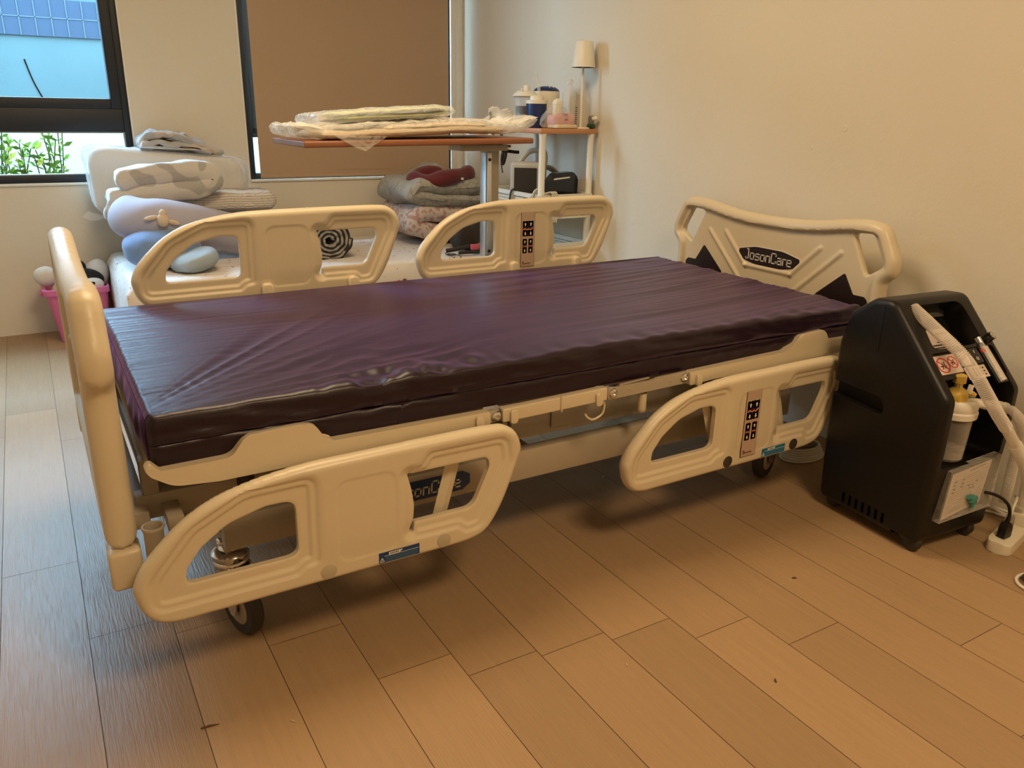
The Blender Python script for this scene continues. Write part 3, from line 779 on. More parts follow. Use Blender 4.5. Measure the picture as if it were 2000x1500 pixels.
# rail swing arms
def bar(a, b, w_=.011, t_=.026): mb.sweep([V(a), V(b)], [t_ / 2 * 1.3] * 2, 4, 0, True, .45, up=(1, 0, 0))
for a, b in (((.287, -.03, .197), (.345, -.03, .41)), ((.542, -.03, .197), (.602, -.03, .41)), ((1.384, -.03, .20), (1.315, -.03, .41)), ((1.638, -.03, .20), (1.575, -.03, .41))):
    mb = MB(); bar(a, b); mb.build('rail_arm', CREAM, bed)
for a, b in (((.455, .962, .55), (.455, .962, .40)), ((.721, .962, .55), (.721, .962, .40)), ((1.311, .962, .55), (1.311, .962, .40)), ((1.577, .962, .55), (1.577, .962, .40))):
    mb = MB(); bar(a, b); mb.build('rail_arm', CREAM, bed)
# lifting scissor arms, actuators, hoses
for x0, x1 in ((.35, .60), (1.62, 1.38)):
    for y in (.22, .70): mb = MB(); mb.sweep([(x0, y, .27), (x1, y, .345)], [.022] * 2, 4, 0, True, .5, up=(0, 0, 1)); mb.build('scissor_arm', STEELG, bed)
mb = MB(); mb.cyl((.75, .5, .30), (1.15, .5, .33), .028); mb.box((.72, .5, .29), (.12, .08, .10), .012); mb.build('actuator', RUBBER, bed)
mb = MB(); mb.cyl((1.50, .42, .30), (1.78, .42, .31), .032); mb.build('actuator', mat('tan_motor', (.38, .26, .14), .5), bed)
mb = MB(); P_ = smooth_path([(1.55, .12, .39), (1.60, .11, .40), (1.645, .11, .395), (1.68, .12, .40)], 14); mb.sweep(P_, [.013 + .003 * math.sin(i * 1.9) for i in range(len(P_))], 12)
mb.sweep(smooth_path([(1.52, .14, .37), (1.58, .12, .365), (1.66, .12, .38), (1.75, .2, .36)], 6), .004, 6); mb.build('hose', mat('dark_hose', (.08, .07, .06), .4), bed)
# IV pole sockets
for x, y in ((-.012, -.002),):
    mb = MB(); P_ = [(.0175, .0), (.0175, .075), (.0195, .079), (.0205, .083), (.0195, .086), (.0165, .086), (.0150, .080), (.0150, .02), (0, .02)]
    mb.lathe(P_, (x, y, .262), 28); mb.build('pole_socket', STEEL, bed, ang=40)
mb = MB(); mb.box((.03, .05, .335), (.03, .08, .03), .003); mb.build('socket_bracket', STEEL, bed)
mb = MB(); mb.lathe([(.017, 0), (.017, .03), (.0145, .03), (.0145, .005), (0, .005)], (.17, .055, .362), 20, 0); mb.build('accessory_socket', RUBBER, bed)
# casters
def caster(x, y, turn):
    c = bpy.data.objects.new('caster', None)
    R_ = Matrix.Translation((x, y, 0)) @ Matrix.Rotation(turn, 4, 'Z')
    def put(mb): bmesh.ops.transform(mb.bm, matrix=R_, verts=mb.bm.verts)
    mb = MB(); mb.lathe([(.030, .150), (.036, .156), (.038, .166), (.036, .171), (.039, .175), (.039, .185), (.033, .192), (.024, .196), (.018, .21), (0, .21)], (0, 0, 0), 28)
    mb.prism(arc_poly([(-.032, .152, .0), (-.036, .165, .01), (.036, .165, .01), (.052, .10, .01), (.04, .05, .01), (.022, .05, .01), (-.02, .125, .01)], 4), lambda u, v, d: (u, d, v), -.026, -.022, 0)
    mb.prism(arc_poly([(-.032, .152, .0), (-.036, .165, .01), (.036, .165, .01), (.052, .10, .01), (.04, .05, .01), (.022, .05, .01), (-.02, .125, .01)], 4), lambda u, v, d: (u, d, v), .022, .026, 0)
    put(mb); f = mb.build('caster', CHROME, bed, ang=40)
    mb = MB(); pr = [(.0, -.016), (.040, -.016), (.045, -.014), (.045, .014), (.040, .016), (0, .016)]
    mb.lathe([(.046, -.014), (.058, -.015), (.0635, -.009), (.0635, .009), (.058, .015), (.046, .014)], (.03, 0, .0635), 40, 0, Matrix.Rotation(PI / 2, 4, 'X'))
    mb.lathe([(0, -.012), (.02, -.0165), (.035, -.0155), (.040, -.012), (.0465, -.014), (.0465, .014), (.040, .012), (.035, .0155), (.02, .0165), (0, .012)], (.03, 0, .0635), 40, 1, Matrix.Rotation(PI / 2, 4, 'X'))
    put(mb); mb.build('wheel', [RUBBER, mat('wheel_hub', (.33, .27, .19), .5)], f)
    mb = MB(); mb.box((.062, 0, .150), (.065, .034, .012), .004, 0, (math.radians(18), 'Y')); put(mb); mb.build('brake_pedal', BLACK, f)
    mb = MB(); mb.box((0, 0, .215), (.045, .04, .05), .003); mb.lathe([(.010, 0), (.009, .004), (.004, .006), (0, .004)], (0, -.02, .215), 16, 1, Matrix.Rotation(PI / 2, 4, 'X')); put(mb); mb.build('mounting_bracket', [STEEL, CHROME], f)
caster(.138, .128, math.radians(-72)); caster(.15, .80, math.radians(160)); caster(1.72, .10, math.radians(20)); caster(1.72, .80, math.radians(200))

# ------------------------------------------------------------------ mattress
PURP = mat('maroon_vinyl', (.0120, .0032, .0088), .37, var=.06, bump=.04, bscale=220, spec=.42, sheen=.66)
PURP.node_tree.nodes['Principled BSDF'].inputs['Sheen Tint'].default_value = (.50, .29, .78, 1); PURP.node_tree.nodes['Principled BSDF'].inputs['Sheen Roughness'].default_value = .35  # violet sheen tint stands in for cool light reflected off the top
def matt_h(x, y):
    n = noise.noise
    d = 0
    ef = math.exp(-x / .22); eh = math.exp(-(1.95 - x) / .5)
    w_ = n(V((y * 38, x * 1.1, 3.1))); d += .0045 * ef * (abs(w_) * -1.4); w2 = n(V((y * 62, x * 1.4, 6.1))); d += -.0010 * math.exp(-x / .4) * abs(w2)
    ang = math.atan2(y + .02, x + .05); rr = math.hypot(x + .05, y + .02)
    d += -.007 * abs(n(V((ang * 11, rr * .7, 7.7)))) * math.exp(-((rr - .45) / .35) ** 2) * (ang < 1.0)
    # flowing folds along the bed at the head end
    s = y + .10 * math.sin(x * 1.3) - .18 * (x - 1.9) * .35
    d += -.008 * abs(n(V((s * 19, x * 1.3, 1.3)))) * (.30 + .8 * eh) * sst(np.float64(x), .7, 1.25)
    d += -.0035 * abs(n(V((s * 43, x * 2.1, 9.3)))) * (.3 + eh) * sst(np.float64(x), .9, 1.5)
    # puckers along the near edge
    g = math.exp(-((x - .52) / .19) ** 2) * math.exp(-(y / .085) ** 2)
    d += g * (.012 * n(V((x * 30, y * 12, 2.2))) + .014 * n(V((x * 13, y * 18, 5.5))) - .002)
    gg = math.exp(-((x - .50) / .22) ** 2) * math.exp(-((y - .12) / .10) ** 2); d += -gg * .010 * abs(n(V((x * 9 - y * 14, y * 5 + x * 6, 8.8))))
    g2 = math.exp(-(y / .05) ** 2) * (x > .3)
    d += g2 * .005 * n(V((x * 20, y * 8, 8.2)))
    d += .003 * n(V((x * 2.2, y * 2.5, 0)))
    return float(d)
mb = MB(); vs = []; fs = []; L_, W_, ZT, ZB = 1.95, .90, .560, .4565
NXm = 420; loops = []
side = [.0, .12, .25, .36, .42, .445, .47, .52, .60, .68, .76, .82, .87]      # fraction of height
for i in range(NXm + 1):
    t = i / NXm; x = L_ * t
    ins = 0.; 
    if i == 0: ins = .010
    elif i == 1: ins = .004
    elif i == 2: ins = .001
    if i == NXm: ins = .010
    elif i == NXm - 1: ins = .004
    lp = []
    def sp(f, far):
        z = ZB + (ZT - ZB) * f
        y = (-.002 + .012 * (1 - f) * 0)
        bul = .006 * math.sin(PI * f)
        seam = -.006 * math.exp(-((f - .45) / .035) ** 2) + (.004 if f > .45 else 0)
        wr = .008 * noise.noise(V((x * 7 + f * 3.5, f * 4, 1.0 + far))) + .004 * noise.noise(V((x * 24 + f * 6, f * 6, 3.0 + far)))
        if x < .5 and not far: wr += .006 * noise.noise(V((x * 5 - f * 4, f * 7, 11.)))
        o = bul + seam + wr * math.sin(PI * min(f, .95)) - ins
        return ((W_ + o + 0) if far else -o, z)
    side_o = [0]
    for f in side: y, z = sp(f, 0); lp.append((y, max(z, ZB))); side_o[0] = y
    r = .009; 
    o9 = side_o[0]; h9 = matt_h(x, .010) * .9
    for a in (15, 35, 55, 75): lp.append((r - r * math.cos(math.radians(a)) + ins * .5 + o9 * (1 - a / 90), ZT - r + (r + h9) * math.sin(math.radians(a)) - ins))
    ny = 150
    for k in range(ny + 1):
        y = .010 + (W_ - .020) * k / ny
        e = min(1, y / .05, (W_ - y) / .05); 
        lp.append((y, ZT + matt_h(x, y) * (1 if x > .012 else .3) - ins * (1 if True else 0)))
    for a in (70, 45, 20): lp.append((W_ - r + r * math.cos(math.radians(a)) - ins, ZT - r + r * math.sin(math.radians(a)) - ins))
    for f in side[::-1]: y, z = sp(f, 1); lp.append((y, z))
    loops.append(lp)
N = len(loops[0])
for i, lp in enumerate(loops):
    x = L_ * i / NXm
    for y, z in lp:
        fx = 0
        if i < 40: fx = -.006 * (1 - (z - ZB) / (ZT - ZB)) * (1 - i / 40) * 0
        vs.append((x + fx, y, z))
for i in range(NXm):
    for k in range(N):
        k2 = (k + 1) % N; fs.append([i * N + k, i * N + k2, (i + 1) * N + k2, (i + 1) * N + k])
mb.add(vs, fs)
# end faces: a wrinkled panel grid
def endcap(i0, x, s_):
    nz = 14; ny = 90; g = []; 
    for k in range(ny + 1):
        for j in range(nz + 1):
            y = .012 + (W_ - .024) * k / ny; f = j / nz; z = ZB + .002 + (ZT - ZB - .012) * f
            o = .006 * math.sin(PI * f) * min(1, k / 4, (ny - k) / 4); wv = .006 * noise.noise(V((y * 22, f * 2, 4.4 + i0))) * math.sin(PI * f)
            g.append((x + s_ * (o + wv + .001), y, z))
    q = []
    for k in range(ny):
        for j in range(nz):
            a = k * (nz + 1) + j; q.append([a, a + 1, a + nz + 2, a + nz + 1] if s_ > 0 else [a, a + nz + 1, a + nz + 2, a + 1])
    mb.add(g, q)
endcap(0, 0, -1); endcap(1, L_, 1)
mb.add([(0, .01, ZB), (0, .89, ZB), (0, .89, ZT - .012), (0, .01, ZT - .012)], [[0, 1, 2, 3]]); mb.add([(L_, .01, ZB), (L_, .89, ZB), (L_, .89, ZT - .012), (L_, .01, ZT - .012)], [[3, 2, 1, 0]])
mt = mb.build('mattress', PURP, None, ang=75)
tag(mt, 'dark maroon wipe-clean mattress lying on the hospital bed', 'mattress')
# ------------------------------------------------------------------ the low bed by the window and what lies on it
SHEET = mat('printed_sheet', (.74, .69, .64), .85, var=.03, bump=.10, bscale=14, stretch=(1, 5, 1))
pattern(SHEET, 'dots', (.42, .10, .09), 22, .19)
FT = .385
mb = MB(); vs = []; fs = []
prof = []
def fut(u, v):          # top surface height, softly wavy
    return FT + .004 * noise.noise(V((u * 3, v * 9, 1))) + .003 * noise.noise(V((u * 8, v * 22, 4)))
X0f, X1f, Y0f, Y1f = .168, 2.13, 2.10, 2.985
R0 = .05; nxf, nyf = 90, 60
cols_ = []
for j in range(nyf + 1):
    row = []
    yy = Y0f + (Y1f - Y0f) * j / nyf
    cols_.append(yy)
def futon_pt(i, j):
    x = X0f + (X1f - X0f) * i / nxf; y = Y0f + (Y1f - Y0f) * j / nyf
    dx = min(x - X0f, X1f - x); dy = min(y - Y0f, Y1f - y)
    z = fut(x, y); r = R0; e = 0
    ax = max(0, 1 - dx / r); ay = max(0, 1 - dy / r); a = min(1, math.hypot(ax, ay)); z -= r * (1 - math.sqrt(max(0, 1 - a * a)))
    return V((x, y, z))
for i in range(nxf + 1):
    for j in range(nyf + 1): vs.append(futon_pt(i, j))
for i in range(nxf):
    for j in range(nyf): a = i * (nyf + 1) + j; fs.append([a, a + nyf + 1, a + nyf + 2, a + 1])
mb.add(vs, fs)
ring = [(i, 0) for i in range(nxf + 1)] + [(nxf, j) for j in range(1, nyf + 1)] + [(i, nyf) for i in range(nxf - 1, -1, -1)] + [(0, j) for j in range(nyf - 1, 0, -1)]
vs = []; fs = []; nr = len(ring); lv = 9
for l in range(lv + 1):
    for k, (i, j) in enumerate(ring):
        p_ = futon_pt(i, j); f = l / lv; z = p_.z * (1 - f) + .0 * f
        o = .010 * math.sin(PI * f) * noise.noise(V((k * .18, f * 3, 2))) + .008 * math.sin(PI * f)
        c_ = V(((X0f + X1f) / 2, (Y0f + Y1f) / 2, 0)); d_ = V((0, -1, 0)) if j == 0 else V((1, 0, 0)) if i == nxf else V((0, 0, 0)) if j == nyf else V((-1, 0, 0))
        vs.append(V((p_.x, p_.y, max(z, .0))) + d_ * o)
for l in range(lv):
    for k in range(nr): k2 = (k + 1) % nr; fs.append([l * nr + k, (l + 1) * nr + k, (l + 1) * nr + k2, l * nr + k2])
mb.add(vs, fs)
o = mb.build('floor_mattress', SHEET, None, weld=True); tag(o, 'thick white mattress with small pink printed pattern on the floor under the windows', 'mattress')

MOT = [mat('motif_pink', (.62, .20, .22), .8), mat('motif_brown', (.14, .07, .05), .8), mat('motif_cream', (.75, .62, .5), .8)]
mb = MB()
for cx_, cz_, rx_, rz_, mi_ in ((1.362, .288, .014, .012, 0), (1.392, .292, .012, .012, 1), (1.389, .288, .007, .007, 2), (1.335, .292, .006, .003, 1), (1.338, .272, .002, .006, 1), (1.350, .270, .002, .006, 1)):
    mb.prism([(cx_ + rx_ * math.cos(2 * PI * k / 14), cz_ + rz_ * math.sin(2 * PI * k / 14)) for k in range(14)], XZ(2.0925), -.004 * 0, .002 + .0006 * mi_, mi_)
mb.build('printed_motif', MOT, o, sm=False)

# left pile ---------------------------------------------------------
BLUEP = mat('blue_pillow_cloth', (.15, .25, .46), .9, sheen=.3, bump=.1, bscale=300)
LAV = mat('lavender_cloth', (.42, .41, .50), .85, sheen=.2, bump=.08, bscale=200)
BEIGE = mat('beige_felt', (.62, .50, .38), .85)
t = thing('pillow', 'round-ended blue pillow under the lavender body pillow', 'pillow', (.40, 2.42, FT))
mb = MB(); blob(mb, (.365, 2.42, .474), (.165, .14, .085), (.8, .8), 44, 26, .008, 8); mb.build('pillow_body', BLUEP, t)
GB = mat('grey_blue_cloth', (.36, .43, .48), .9, bump=.1, bscale=200)
t = thing('pillow', 'pale grey blue cushion lying flat on the low bed beside the blue pillow', 'pillow', (.50, 2.36, FT))
mb = MB(); blob(mb, (.475, 2.30, .432), (.105, .12, .045), (.8, .75), 40, 22, .008, 10, rot=Matrix.Rotation(-.2, 4, 'Y')); mb.build('pillow_body', GB, t)
# lavender body pillow: a long bent roll
t = thing('body_pillow', 'lavender body pillow with beige rabbit-ear ties, resting on the blue pillow', 'pillow', (.45, 2.5, .5))
mb = MB(); P_ = smooth_path([(.25, 2.60, .60), (.285, 2.51, .595), (.37, 2.47, .59), (.50, 2.49, .565), (.63, 2.54, .525), (.74, 2.58, .485), (.80, 2.62, .475)], 8)
n = len(P_); rad = [.098 * math.sqrt(max(.02, 1 - (1 - min(1, (i + .3) / 5)) ** 2)) * (1 - .10 * i / n) * math.sqrt(max(.02, 1 - (1 - min(1, (n - 1 - i + .2) / 5)) ** 2)) for i in range(n)]
mb.sweep(P_, rad, 36, 0, True, 1.0, up=(0, 0, 1)); 
for v in mb.bm.verts:
    v.co += noise.noise_vector(v.co * 12) * .006
    v.co.z = max(v.co.z, .39)
mb.build('pillow_body', LAV, t)
for bx, by, bz, s_ in ((.375, 2.372, .600, 1), (.715, 2.49, .515, .8)):
    mb = MB(); blob(mb, (bx, by, bz), (.026 * s_, .018 * s_, .032 * s_), (1, 1), 20, 12)
    blob(mb, (bx - .045 * s_, by + .004, bz + .012), (.032 * s_, .009, .011 * s_), (1, 1), 16, 8, rot=Matrix.Rotation(-.15, 4, 'Y'))
    blob(mb, (bx + .042 * s_, by + .004, bz - .012), (.028 * s_, .009, .012 * s_), (1, 1), 16, 8, rot=Matrix.Rotation(.3, 4, 'Y'))
    blob(mb, (bx + .002, by, bz + .03 * s_), (.016 * s_, .012, .018 * s_), (1, 1), 14, 8)
    mb.build('ear_tie', BEIGE, t, label='beige rabbit-ear tie')
# quilted foam pillow
QF = mat('quilted_cover', (.66, .61, .55), .85); pattern(QF, 'waves', (.40, .35, .30), 26, .22)  # darker wavy lines paint the shade inside the quilting grooves
t = thing('quilted_pillow', 'long white foam pillow with wavy quilted lines at the right of the pile', 'pillow', (.75, 2.8, .58))
mb = MB()
def wave_d(x, z, w_=0):
    s = z * 75 + 1.7 * math.sin(x * 17) + .9 * math.sin(x * 9 + 2)
    return -.005 * max(0, 1 - abs((s - math.floor(s)) - .5) * -1 * 0 - abs(((s % 1) - .5)) * 9)
vs = []; fs = []; NA, NB = 200, 84
for i in range(NA + 1):
    x = .47 + (.955 - .47) * i / NA; e = min(1, (.955 - x) / .045, (x - .47) / .03); k = math.sqrt(max(0.01, 1 - (1 - e) ** 2))
    for j in range(NB):
        a = 2 * PI * j / NB; ca, sa = math.cos(a), math.sin(a)
        pc = lambda q, e_: math.copysign(abs(q) ** e_, q)
        y = 2.80 + .155 * pc(ca, .5) * (.8 + .2 * k); z = .637 + .052 * pc(sa, .55) * k
        d = wave_d(x, z if abs(ca) > .5 else y)
        n_ = V((0, ca, sa)).normalized(); vs.append(V((x, y, z)) + n_ * d)
for i in range(NA):
    for j in range(NB): j2 = (j + 1) % NB; fs.append([i * NB + j, i * NB + j2, (i + 1) * NB + j2, (i + 1) * NB + j])
fs.append(list(range(NB))[::-1]); fs.append([NA * NB + j for j in range(NB)])
mb.add(vs, fs); mb.build('pillow_body', QF, t)
# folded spotted blanket
SPOT = mat('spotted_fleece', (.58, .55, .50), .95, sheen=.4, bump=.25, bscale=140); pattern(SPOT, 'blotch', (.40, .38, .35), 12, .60)
t = thing('folded_blanket', 'folded grey and white spotted fleece blanket in the left pile', 'blanket', (.45, 2.7, .68))
mb = MB()
ribbon(mb, [(.185, .672), (.25, .674), (.37, .690), (.48, .702), (.58, .716), (.645, .745), (.628, .784), (.57, .790), (.44, .784), (.33, .770), (.232, .750)], .090, 2.585, 2.71, 26, .009, 11, 0, 3)
mb.build('blanket_body', SPOT, t, ang=80)
mb = MB(); ribbon(mb, [(.30, .690), (.225, .672), (.195, .635), (.185, .60), (.205, .575)], .036, 2.585, 2.69, 14, .010, 13, 0, 9)
mb.build('hanging_end', SPOT, t, ang=80)
# plastic-bagged pillow
PILLW = mat('white_pillow_in_bag', (.70, .66, .60), .8, var=.03, bump=.1, bscale=20)
t = thing('bagged_pillow', 'large white pillow in a clear plastic bag leaning against the wall', 'pillow', (.47, 2.87, .56))
mb = MB(); 
def bagshape(q):
    k = 1 + .06 * abs(q.x / .36) ** 3
    return V((q.x, q.y, q.z * k - .06 * (q.x / .36) * .6))
blob(mb, (.497, 2.905, .706), (.350, .075, .158), (.28, .35), 90, 40, .007, 9, fn=bagshape); mb.build('pillow_body', PILLW, t)
FILM = film('clear_film', (.9, .93, .95), .42)
mb = MB(); 
def bagshape2(q):
    k = 1 + .08 * abs(q.x / .36) ** 4
    return V((q.x * (1 + .04 * (q.z / .15)), q.y, q.z * k - .06 * (q.x / .37) * .6))
blob(mb, (.497, 2.90, .706), (.363, .081, .163), (.25, .3), 110, 44, .007, 24, seed=4, fn=bagshape2)
mb.add([(.115, 2.86, .60), (.085, 2.85, .575), (.12, 2.84, .555), (.20, 2.84, .565)], [[0, 1, 2, 3]])
mb.add([(.135, 2.86, .856), (.16, 2.85, .825), (.19, 2.85, .80), (.21, 2.87, .875)], [[0, 1, 2, 3]])
mb.build('plastic_bag', FILM, t, ang=60)
# garment on top
GARM = mat('grey_garment', (.40, .40, .40), .9, bump=.15, bscale=60); pattern(GARM, 'blotch', (.52, .45, .40), 9, .52, (1, 1, 3))
t = thing('clothing', 'crumpled grey garment heaped on top of the bagged pillow', 'clothes', (.55, 2.9, .87))
mb = MB()
def gar(v):
    return V((v.x, v.y, v.z))
ribbon(mb, [(.385, .885), (.40, .925), (.45, .945), (.53, .935), (.60, .915), (.68, .885), (.755, .850)], .034, 2.84, 2.965, 22, .016, 17, 0, 5)
ribbon(mb, [(.37, .890), (.42, .895), (.50, .900), (.58, .888), (.66, .868), (.70, .862)], .030, 2.825, 2.95, 22, .014, 19, 0, 8)
ribbon(mb, [(.40, .905), (.43, .950), (.50, .955), (.57, .945), (.63, .920)], .016, 2.86, 2.96, 18, .018, 21, 0, 12)
mb.build('garment_folds', GARM, t, ang=80)
# zebra roll
ZG = mat('roll_grey', (.36, .34, .30), .9); ZB_ = mat('roll_dark', (.030, .024, .020), .9)
t = thing('rolled_rug', 'rolled dark and light striped rug in plastic, end facing the bed', 'rug', (1.12, 2.45, FT))
mb = MB(); cx, cz = 1.098, .479; 
turns = 4.0; n = 220; vs = []; fs = []
def spiral(th, off): 
    r = .010 + .0205 * (th / (2 * PI)) + off
    wob = 1 + .030 * math.sin(th * 5.3) * .6 + .012 * math.sin(th * 11) - .14 * max(0, th / (2 * PI) - turns + .5)
    return (cx + r * math.cos(th) * 1.12 * wob, cz + r * math.sin(th) * .98 * wob)
for lay, mi in ((0, 0), (.0102, 1)):
    vs = []; fs = []
    for i in range(n + 1):
        th = turns * 2 * PI * i / n
        a = spiral(th, lay); b = spiral(th, lay + .0100)
        for y in (2.30 + .004 * math.sin(th * 7 + mi), 2.80):
            vs.append((a[0], y, a[1])); vs.append((b[0], y, b[1]))
    for i in range(n):
        o_ = i * 4; p_ = o_ + 4
        fs += [[o_, p_, p_ + 1, o_ + 1], [o_ + 2, o_ + 3, p_ + 3, p_ + 2], [o_ + 1, p_ + 1, p_ + 3, o_ + 3], [o_, o_ + 2, p_ + 2, p_]]
    mb.add(vs, fs, mi)
mb.build('rug_roll', [ZG, ZB_], t, ang=50)
mb = MB(); RR = .098
mb.sweep([(cx, 2.295, cz + .003), (cx, 2.31, cz + .003), (cx, 2.79, cz + .003), (cx, 2.81, cz + .003)], [RR, RR + .003, RR + .003, RR], 60, 0, False, .90, up=(1, 0, 0)); mb.build('plastic_sleeve', film('rug_sleeve', (.85, .75, .62), .35, .2, .3), t)

# right pile ---------------------------------------------------------
PINKQ = mat('pink_floral_quilt', (.62, .55, .50), .9, bump=.15, bscale=90); pattern(PINKQ, 'blotch', (.50, .31, .28), 45, .53)
t = thing('quilt', 'folded pink floral quilt under the grey quilt at the right end of the low bed', 'quilt', (1.8, 2.6, FT))
mb = MB(); ribbon(mb, [(2.02, .445), (1.85, .445), (1.72, .46), (1.64, .49), (1.625, .525), (1.66, .555), (1.77, .560), (1.90, .555), (2.02, .55)], .095, 2.46, 2.88, 26, .016, 7, 0, 21)
mb.build('quilt_body', PINKQ, t, ang=80)
GQ = mat('grey_quilt', (.40, .385, .34), .9, bump=.12, bscale=120); pattern(GQ, 'lines', (.29, .275, .24), 17, .05, (1, 1.6, .6))
t = thing('quilt', 'folded grey line-patterned quilt under the red neck pillow', 'quilt', (1.8, 2.6, .6))
mb = MB(); ribbon(mb, [(2.04, .625), (1.88, .618), (1.74, .625), (1.625, .648), (1.605, .675), (1.65, .700), (1.77, .695), (1.90, .690), (2.04, .70)], .080, 2.44, 2.86, 28, .020, 6, 0, 31)
mb.build('quilt_body', GQ, t, ang=80)
mb = MB(); ribbon(mb, [(1.70, .720), (1.80, .765), (1.86, .795), (1.90, .770), (1.95, .735)], .02, 2.70, 2.86, 14, .016, 10, 0, 35); mb.build('raised_fold', GQ, t, ang=80)
REDF = mat('red_velour', (.12, .009, .010), .85, sheen=.25, bump=.05, bscale=300)
t = thing('neck_pillow', 'dark red velour neck pillow on the grey quilt', 'pillow', (1.83, 2.55, .72))
mb = MB(); P_ = smooth_path([(1.985, 2.56, .752), (1.93, 2.50, .757), (1.83, 2.46, .745), (1.72, 2.47, .728), (1.665, 2.54, .725), (1.69, 2.62, .735), (1.80, 2.66, .75), (1.88, 2.66, .755)], 7); n = len(P_)
rad = [.040 * math.sqrt(max(.03, 1 - (1 - min(1, (min(i, n - 1 - i) + .2) / 4)) ** 2)) * (1 + .12 * math.sin(i * .5)) for i in range(n)]
mb.sweep(P_, rad, 28, 0, True, 1., up=(0, 0, 1)); 
for v in mb.bm.verts: v.co += noise.noise_vector(v.co * 14) * .005
mb.build('pillow_body', REDF, t)
mb = MB(); mb.box((1.885, 2.435, .737), (.016, .002, .012), 0, 0, (.2, 'Y')); mb.build('care_tag', INKW, t)
DK = mat('dark_brown_cloth', (.030, .022, .018), .9, bump=.2, bscale=80)
t = thing('bag', 'dark brown crumpled bag behind the overbed table column', 'bag', (1.85, 2.3, FT))
mb = MB(); blob(mb, (1.90, 2.30, .462), (.15, .12, .078), (.7, .7), 50, 30, .022, 14, seed=6); mb.build('bag_body', DK, t, ang=80)
t = thing('strap', 'black strap with thin looping black cord on the printed sheet', 'strap', (1.75, 2.14, FT))
mb = MB(); mb.sweep(smooth_path([(1.655, 2.17, .408), (1.72, 2.155, .418), (1.79, 2.15, .428), (1.90, 2.15, .425)], 6), .011, 10, 0, True, .5, up=(0, 0, 1)); mb.build('strap_end', RUBBER, t)
mb = MB(); mb.sweep(smooth_path([(1.705, 2.13, .40), (1.76, 2.125, .402), (1.84, 2.13, .398), (1.92, 2.14, .402)], 6), .009, 10, 0, True, .45, up=(0, 0, 1)); mb.build('strap_loop', RUBBER, t)
mb = MB(); mb.sweep(smooth_path([(1.66, 2.17, .405), (1.645, 2.155, .396), (1.65, 2.13, .392), (1.68, 2.125, .392), (1.695, 2.15, .393), (1.66, 2.165, .394), (1.66, 2.14, .3925), (1.70, 2.12, .391), (1.705, 2.098, .378), (1.705, 2.09, .34)], 6), .0022, 6); mb.build('cord', RUBBER, t)
t = thing('cable_clip', 'small pink clip with patterned tab on the black strap', 'clip', (1.80, 2.17, FT))
mb = MB(); mb.box((1.800, 2.135, .424), (.045, .02, .028), .005, 0); mb.box((1.845, 2.14, .428), (.045, .012, .026), .004, 1); mb.build('clip_body', [mat('pink_clip', (.60, .10, .14), .4), mat('clip_tab', (.25, .14, .12), .5)], t)
t = thing('plush_toy', 'small white plush head peeking over the far foot rail', 'toy', (1.2, 2.92, FT))
mb = MB(); blob(mb, (1.20, 2.90, .475), (.065, .06, .088), (1, 1), 30, 18, .004, 20); blob(mb, (1.175, 2.90, .548), (.022, .018, .022), (1, 1), 16, 10); mb.build('plush_body', mat('white_plush', (.70, .67, .62), .95), t)

# ------------------------------------------------------------------ pink storage bin with plush toys
PINK = bpy.data.materials.new('pink_translucent_plastic'); PINK.use_nodes = True; nt = PINK.node_tree; b = nt.nodes['Principled BSDF']
b.inputs['Base Color'].default_value = (.80, .24, .46, 1); b.inputs['Roughness'].default_value = .25
tl = nt.nodes.new('ShaderNodeBsdfTranslucent'); tl.inputs[0].default_value = (.9, .35, .6, 1); ms = nt.nodes.new('ShaderNodeMixShader'); ms.inputs[0].default_value = .35
nt.links.new(b.outputs[0], ms.inputs[1]); nt.links.new(tl.outputs[0], ms.inputs[2]); nt.links.new(ms.outputs[0], nt.nodes['Material Output'].inputs[0])
t = thing('storage_bin', 'pink plastic storage bin on the floor at the foot of the low bed', 'bin', (.0, 2.86, 0))
bx0, bx1, by0, by1, bh = -.128, .150, 2.735, 2.985, .262
def ringp(x0, x1, y0, y1, z, r=.03): return [V((a, b_, z)) for a, b_ in arc_poly([(x0, y0, r), (x1, y0, r), (x1, y1, r), (x0, y1, r)], 5)]
mb = MB(); rings = [ringp(bx0 + .045, bx1 - .03, by0 + .03, by1 - .03, .002), ringp(bx0 + .012, bx1 - .006, by0 + .006, by1 - .006, bh - .03), ringp(bx0, bx1, by0 - .008, by1, bh - .028), ringp(bx0 - .004, bx1, by0 - .012, by1, bh - .002), ringp(bx0, bx1 - .003, by0 - .008, by1 - .004, bh), ringp(bx0 + .014, bx1 - .008, by0 + .008, by1 - .008, bh - .002), ringp(bx0 + .05, bx1 - .034, by0 + .034, by1 - .034, .007)]
vs = sum(rings, []); nr = len(rings[0]); fs = []
for l in range(len(rings) - 1):
    for k in range(nr): k2 = (k + 1) % nr; fs.append([l * nr + k, l * nr + k2, (l + 1) * nr + k2, (l + 1) * nr + k])
fs.append(list(range(nr))[::-1]); fs.append([(len(rings) - 1) * nr + k for k in range(nr)])
mb.add(vs, fs); 
for x in (-.05, .03, .10): mb.box((x, by0 + .012, .13), (.006, .006, .20), .002)
mb.build('bin_body', PINK, t)
mb = MB(); mb.box((bx0 - .006, by0 + .06, bh - .022), (.014, .05, .018), .004); mb.build('bin_handle', PINK, t)
PW_ = mat('white_fur', (.74, .73, .70), .95, bump=.3, bscale=160); PBK = mat('black_fur', (.012, .012, .014), .9, bump=.3, bscale=160)
t = thing('plush_panda', 'black and white plush panda lying in the pink bin', 'toy', (.08, 2.87, .12))
